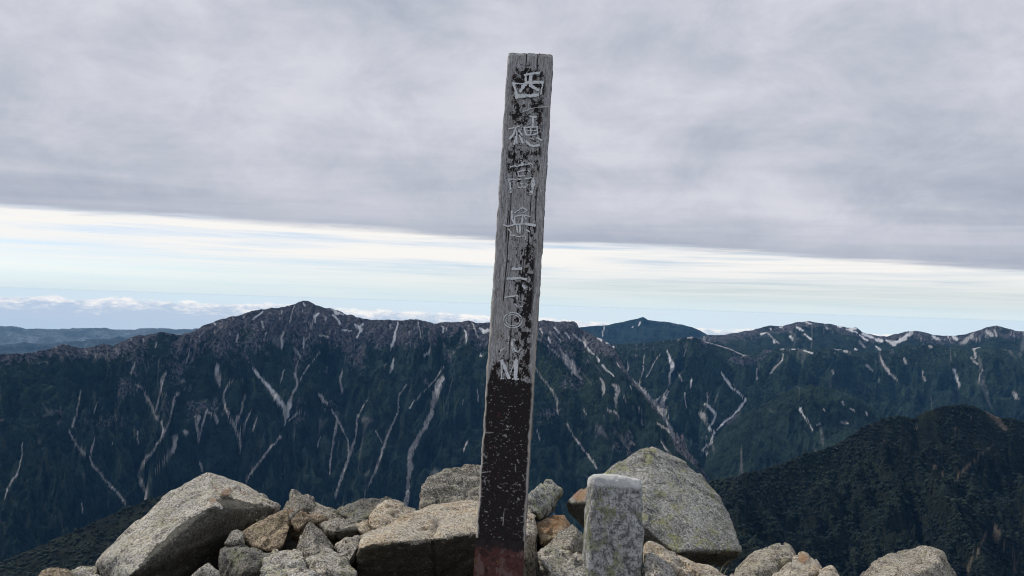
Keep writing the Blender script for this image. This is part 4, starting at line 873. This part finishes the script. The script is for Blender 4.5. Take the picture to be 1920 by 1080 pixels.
# rust-red steel foot that grips the shaft
def foot():
    nv, nu = 150, 60
    hw, dp = HW-.0005, DEPTH+.006
    sec = [(-hw+2*hw*i/40, -.0035) for i in range(41)]+[(hw, -.0035+dp*i/6) for i in range(1, 7)]+[(hw-2*hw*i/6, dp-.0035) for i in range(1, 7)]+[(-hw, dp-.0035-dp*i/6) for i in range(1, 6)]
    sec = np.array(sec); v = np.linspace(0, H0, nv)
    Vv, Uu = np.meshgrid(v, sec[:, 0], indexing='ij'); Dd = sec[:, 1][None]+0*Vv
    n_ = fbm(Uu*60, Vv*60, Dd*60, octv=4, seed=61)
    k = len(sec); i_ = np.arange(nv*k).reshape(nv, k); j_ = np.roll(i_, -1, axis=1)
    fq = np.stack([i_[:-1], j_[:-1], j_[1:], i_[1:]], -1).reshape(-1, 4)
    m = Mat('rusty_red_steel', .7, .35)
    a = m.noise(26, 6, .65, .5, vec=m.scaled((1, 1, .8))); b = m.noise(70, 5, .65); d = m.noise(24, 4, .6)
    c = m.mix(m.ramp(b, .35, .65), (.062, .018, .014), (.105, .034, .026))
    c = m.mix(m.ramp(a, .50, .56), c, (.14, .085, .075))
    c = m.mix(m.ramp(d, .55, .60), c, (.030, .010, .009))
    c = m.mix(m.ramp(m.noise(45, 4, .6, 0, vec=m.scaled((1, 1, 1.3))), .60, .66), c, (.13, .06, .03))
    c = m.mix(m.ramp(m.math('ADD', m.at('upper'), m.math('MULTIPLY', m.math('SUBTRACT', b, .5), 1.6)), .35, .65), c, (.016, .010, .010))
    m.bump(m.math('ADD', a, b), .6, .003)
    o = mesh_np('steel_foot', np.stack([Uu, Dd-.0008*n_, Vv], -1).reshape(-1, 3), fq, m.out(c, m.ramp(a, .4, .6, .55, .85)), parent=post)
    attr(o, 'upper', .85*sstep(H0-.05, H0, Vv))
    o['label'] = 'rusty red painted steel foot of the post'
foot()
# carved characters, remains of white paint: flakes a little proud of the wood
ZA, ZB, ZC, ZD, ZE = (935, 90, 6.745), (935, 220, 6.745), (915, 380, 6.745), (900, 480, 6.75), (895, 600, 7.717)
def ringpts(cx, cy, rx, ry): return [(cx+rx*math.cos(a), cy+ry*math.sin(a)) for a in np.linspace(0, 2*math.pi, 25)]
CH = [
 ('西', ZA, [(30, (185, 450), (212, 540), (225, 632)), (38, (225, 612), (350, 608), (492, 600)), (24, (330, 345), (420, 325), (505, 320)), (24, (338, 345), (345, 470)), (34, (402, 335), (402, 485)),
            (30, (340, 440), (420, 440), (555, 438)), (16, (190, 452), (320, 458)), (36, (312, 478), (275, 545)), (32, (430, 498), (492, 532)), (12, (555, 445), (530, 595))]),
 ('穂', ZB, [(9, (290, -60), (400, -105), (500, -125), (630, -128)), (34, (430, 0), (430, 105)), (22, (395, -10), (470, 0)), (18, (320, 132), (485, 124)), (22, (322, 132), (342, 222)), (18, (340, 226), (420, 226), (482, 210)), (20, (484, 130), (490, 205)), (16, (405, 120), (405, 222)), (10, (340, 176), (480, 170)),
            (28, (350, 312), (390, 352), (440, 368), (505, 355)), (22, (488, 265), (537, 292)), (12, (395, 268), (440, 282)), (16, (130, 150), (210, 130), (262, 115)), (24, (212, 140), (190, 212), (140, 272)), (20, (226, 180), (226, 330)), (26, (252, 170), (288, 222)), (22, (215, 250), (195, 342)), (26, (262, 232), (302, 322))]),
 ('高', ZB, [(24, (148, 630), (250, 615), (402, 588)), (24, (280, 560), (302, 604)), (14, (405, 588), (440, 620)), (14, (240, 692), (250, 746)), (17, (240, 692), (355, 665), (390, 690), (342, 745), (250, 747)), (17, (110, 787), (300, 785), (445, 765)), (24, (125, 787), (145, 860), (150, 945)), (46, (432, 778), (432, 862), (408, 962)),
            (12, (240, 840), (250, 892), (340, 886)), (12, (240, 832), (370, 850), (340, 890)), (10, (180, 812), (182, 900)), (10, (290, 845), (300, 890))]),
 ('岳', ZC, [(24, (300, 115), (300, 210), (335, 275)), (13, (335, 132), (430, 66), (492, 96), (450, 130)), (17, (340, 176), (440, 160), (525, 178)), (20, (335, 180), (335, 265)), (24, (432, 180), (432, 265)), (18, (190, 285), (250, 302), (330, 280), (460, 272)), (30, (455, 268), (590, 292)), (18, (360, 290), (372, 375)),
            (24, (402, 300), (402, 392)), (15, (252, 335), (290, 378), (280, 416), (340, 416)), (14, (350, 432), (470, 426), (470, 465)), (18, (488, 350), (522, 372)), (12, (455, 165), (480, 215))]),
 ('二', ZD, [(40, (408, 164), (450, 170), (512, 162)), (28, (350, 292), (430, 287), (500, 280), (578, 296))]),
 ('九', ZD, [(36, (540, 382), (568, 412)), (18, (315, 526), (370, 516), (430, 510), (468, 504)), (18, (468, 506), (466, 560)), (15, (440, 610), (480, 652), (535, 640)), (10, (380, 300), (378, 420))]),
 ('〇', ZD, [(15,)+tuple(ringpts(412, 815, 118, 96)), (10,)+tuple(ringpts(412, 815, 88, 70))]),
 ('九', ZE, [(18, (458, 235), (450, 330), (402, 402), (332, 446)), (14, (340, 446), (325, 490)), (18, (488, 375), (490, 300), (520, 278), (545, 300)), (24, (508, 300), (508, 380), (540, 445), (590, 466), (622, 425)), (12, (490, 390), (520, 470))]),
 ('M', ZE, [(16, (338, 590), (352, 700), (345, 842)), (40, (352, 592), (402, 700), (452, 835)), (12, (480, 752), (540, 620)), (48, (560, 598), (553, 740), (547, 850)), (18, (508, 856), (590, 856)), (14, (330, 852), (382, 846)), (14, (318, 586), (368, 586))]),
]
m = Mat('worn_white_paint', .8, .3)
a = m.noise(420, 3, .7); b = m.noise(120, 4, .65)
c_ = m.mix(m.ramp(b, .50, .70), (.78, .79, .77), (.48, .48, .46))
c_ = m.mix(m.ramp(a, .60, .70, 0, .7), c_, (.14, .13, .12))
white_m = m.out(c_)
cell = .00085
for (ch, z, strokes) in CH:
    allp = np.array([(z[0]+p[0]/z[2], z[1]+p[1]/z[2]) for s in strokes for p in s[1:]])
    u, v = px_to_post(allp[:, 0], allp[:, 1])
    U = np.arange(u.min()-.006, u.max()+.006, cell); V = np.arange(v.min()-.006, v.max()+.006, cell)
    VVg, UUg = np.meshgrid(V, U, indexing='ij'); best = np.full(UUg.shape, 9.0)
    for s in strokes:
        w = s[0]/z[2]/1400*1.93*{'西': .64, 'M': .62, '〇': .46, '九': .46}.get(ch, .52)
        pp = np.array([(z[0]+p[0]/z[2], z[1]+p[1]/z[2]) for p in s[1:]]); su, sv = px_to_post(pp[:, 0], pp[:, 1])
        for k in range(len(su)-1):
            dx, dy = su[k+1]-su[k], sv[k+1]-sv[k]; L2 = dx*dx+dy*dy+1e-12
            h = np.clip(((UUg-su[k])*dx+(VVg-sv[k])*dy)/L2, 0, 1)
            best = np.minimum(best, np.hypot(UUg-su[k]-h*dx, VVg-sv[k]-h*dy)/w)
    q = best+.34*fbm(UUg*260, VVg*260, octv=3, seed=77)+.62*np.clip(fbm(UUg*120, VVg*90, octv=3, seed=78), 0, 1)
    on = q < 1.0
    if ch in '九〇高': on &= fbm(UUg*230, VVg*200, octv=3, seed=79) < .30
    nr, nc = on.shape
    idx = np.arange(nr*nc).reshape(nr, nc)
    cellon = on[:-1, :-1]
    f = np.stack([idx[:-1, :-1], idx[:-1, 1:], idx[1:, 1:], idx[1:, :-1]], -1)[cellon]
    used = np.unique(f); remap = np.full(nr*nc, -1); remap[used] = np.arange(len(used))
    Vt = np.stack([UUg.ravel()[used], -.0016+.0005*fbm(UUg.ravel()[used]*400, VVg.ravel()[used]*400, octv=2, seed=80), VVg.ravel()[used]], -1)
    o = mesh_np('painted_character', Vt, remap[f], white_m, False, parent=post)
    sol = o.modifiers.new('thickness', 'SOLIDIFY'); sol.thickness = .0014; sol.offset = -1
    o['label'] = 'worn white painted character ' + ch

# ------------------------------------------------------------------ stone survey pillar
def pillar():
    top = point(1157, 897, 2.0); bot = point(1152, 1080, 1.93)
    ax = (top-bot)/np.linalg.norm(top-bot); Ltop = np.linalg.norm(top-bot)+.010; down = .22
    rt = np.cross(-bot/np.linalg.norm(bot), ax); rt /= np.linalg.norm(rt); rt = rt if rt[0] > 0 else -rt
    fn = np.cross(rt, ax); fn = fn if fn[1] < 0 else -fn
    yw = math.radians(-7); rt, fn = rt*math.cos(yw)+fn*math.sin(yw), fn*math.cos(yw)-rt*math.sin(yw)
    base = bot-ax*down
    M = Matrix(((rt[0], -fn[0], ax[0], base[0]), (rt[1], -fn[1], ax[1], base[1]), (rt[2], -fn[2], ax[2], base[2]), (0, 0, 0, 1)))
    Ht = Ltop+down
    bm = bmesh.new(); bmesh.ops.create_cube(bm, size=1.0)
    bmesh.ops.subdivide_edges(bm, edges=bm.edges[:], cuts=70, use_grid_fill=True)
    co = np.array([v.co[:] for v in bm.verts]); fc = np.array([[v.index for v in f.verts] for f in bm.faces]); bm.free()
    w0, w1 = .156, .140
    t = co[:, 2]+.5
    # rounded box
    hx = (w0+(w1-w0)*t)/2; rad_ = .0155
    q = np.stack([co[:, 0]*2*hx, co[:, 1]*2*hx, co[:, 2]*Ht], -1)
    inner = np.stack([np.clip(q[:, 0], -hx+rad_, hx-rad_), np.clip(q[:, 1], -hx+rad_, hx-rad_), np.clip(q[:, 2], -Ht, Ht/2-rad_)], -1)
    dlt = q-inner; ln = np.linalg.norm(dlt, axis=1, keepdims=True)
    nn = dlt/np.maximum(ln, 1e-9)
    q = np.where(ln > 1e-9, inner+nn*np.minimum(ln, rad_), q)
    n_ = np.where(ln > 1e-9, nn, 0)
    d = .006*fbm(q[:, 0]*14, q[:, 1]*14, q[:, 2]*14, octv=4, seed=5)+.0042*fbm(q[:, 0]*70, q[:, 1]*70, q[:, 2]*70, octv=4, gain=.65, seed=6)
    out = q/np.maximum(np.linalg.norm(q*[1, 1, .3], axis=1, keepdims=True), 1e-6)*[1, 1, .3]
    q = q+np.where(ln > 1e-9, n_, out)*d[:, None]
    q[:, 2] += Ht/2; q[:, 1] += hx
    # slightly domed head that falls off to the right
    q[:, 2] -= sstep(.75, 1, t)*(.06*np.clip(q[:, 0], 0, 1)+.5*q[:, 0]**2)
    m = Mat('pillar_granite', .92, .2)
    big = m.noise(9, 5, .65, .4); mid = m.noise(48, 5, .7); gr = m.noise(150, 3, .75); gr2 = m.noise(340, 2, .7)
    c = m.mix(m.ramp(big, .35, .65), (.42, .42, .40), (.60, .595, .57))
    c = m.mix(m.ramp(mid, .43, .59, 0, .75), c, (.06, .06, .054))
    c = m.mix(m.ramp(gr, .52, .62, 0, .85), c, (.05, .05, .046))
    c = m.mix(m.ramp(gr2, .56, .66, 0, .8), c, (.66, .66, .63))
    li = m.math('MULTIPLY', m.ramp(m.noise(15, 5, .7, .5), .49, .60), m.ramp(gr, .62, .45, .1, .85))
    c = m.mix(li, c, (.25, .27, .10))
    c = m.mix(m.ramp(m.math('ADD', m.at('pale'), m.math('MULTIPLY', m.math('SUBTRACT', mid, .5), 1.3)), .35, .75), c, (.66, .66, .63))
    m.bump(m.math('ADD', mid, m.math('MULTIPLY', gr, .6)), 1.0, .010)
    o = mesh_np('stone_pillar', q, fc, m.out(c)); o.matrix_world = M
    attr(o, 'pale', sstep(Ht-.055, Ht-.012, q[:, 2])*.95)
    tag(o, 'squat square stone survey pillar with rounded white-lichened top', 'survey marker')
pillar()

# ------------------------------------------------------------------ dry grass in the gap by the great boulder
def grass(label, bx, by, d, blades):
    V, Fc = [], []
    base = point(bx, by, d)
    for pts in blades:
        P = [point(x, y, d+.01*i) for i, (x, y) in enumerate(pts)]
        P = np.array(P); t = np.linspace(0, 1, 12); ts = np.linspace(0, 1, len(P))
        C = np.stack([np.interp(t, ts, P[:, k]) for k in range(3)], -1)
        for _ in range(3): C[1:-1] = (C[:-2]+2*C[1:-1]+C[2:])/4
        b0 = sum(len(v) for v in V)
        w = .0011*(1-.7*t)
        sidev = np.array([.7, -.2, .7])
        ringv = np.stack([C-sidev*w[:, None], C+sidev*w[:, None]*[1, 1, -1], C+np.array([0, -1, 0])*w[:, None]], 1).reshape(-1, 3)-base
        V.append(ringv)
        for i in range(11):
            for k in range(3):
                a, b = b0+i*3+k, b0+i*3+(k+1) % 3
                Fc.append((a, b, b+3, a+3))
    m = Mat('dry_grass', .8, .2)
    o = mesh_np('grass_tuft', np.concatenate(V), np.array(Fc), m.out((.38, .33, .19))); o.location = base
    tag(o, label, 'grass')
grass('thin dry grass blades in the gap below the great boulder', 1352, 1078, 2.3,
      [[(1350, 1082), (1352, 1066), (1360, 1056), (1373, 1048)], [(1350, 1082), (1348, 1072), (1354, 1066), (1364, 1068)], [(1346, 1084), (1356, 1074), (1368, 1076)], [(1354, 1084), (1360, 1070), (1366, 1062)]])
grass('pale grass wisp curling at the lower edge of the great boulder', 1258, 1032, 2.40,
      [[(1254, 1036), (1248, 1022), (1252, 1012), (1262, 1010)], [(1258, 1036), (1268, 1024), (1280, 1026)]])
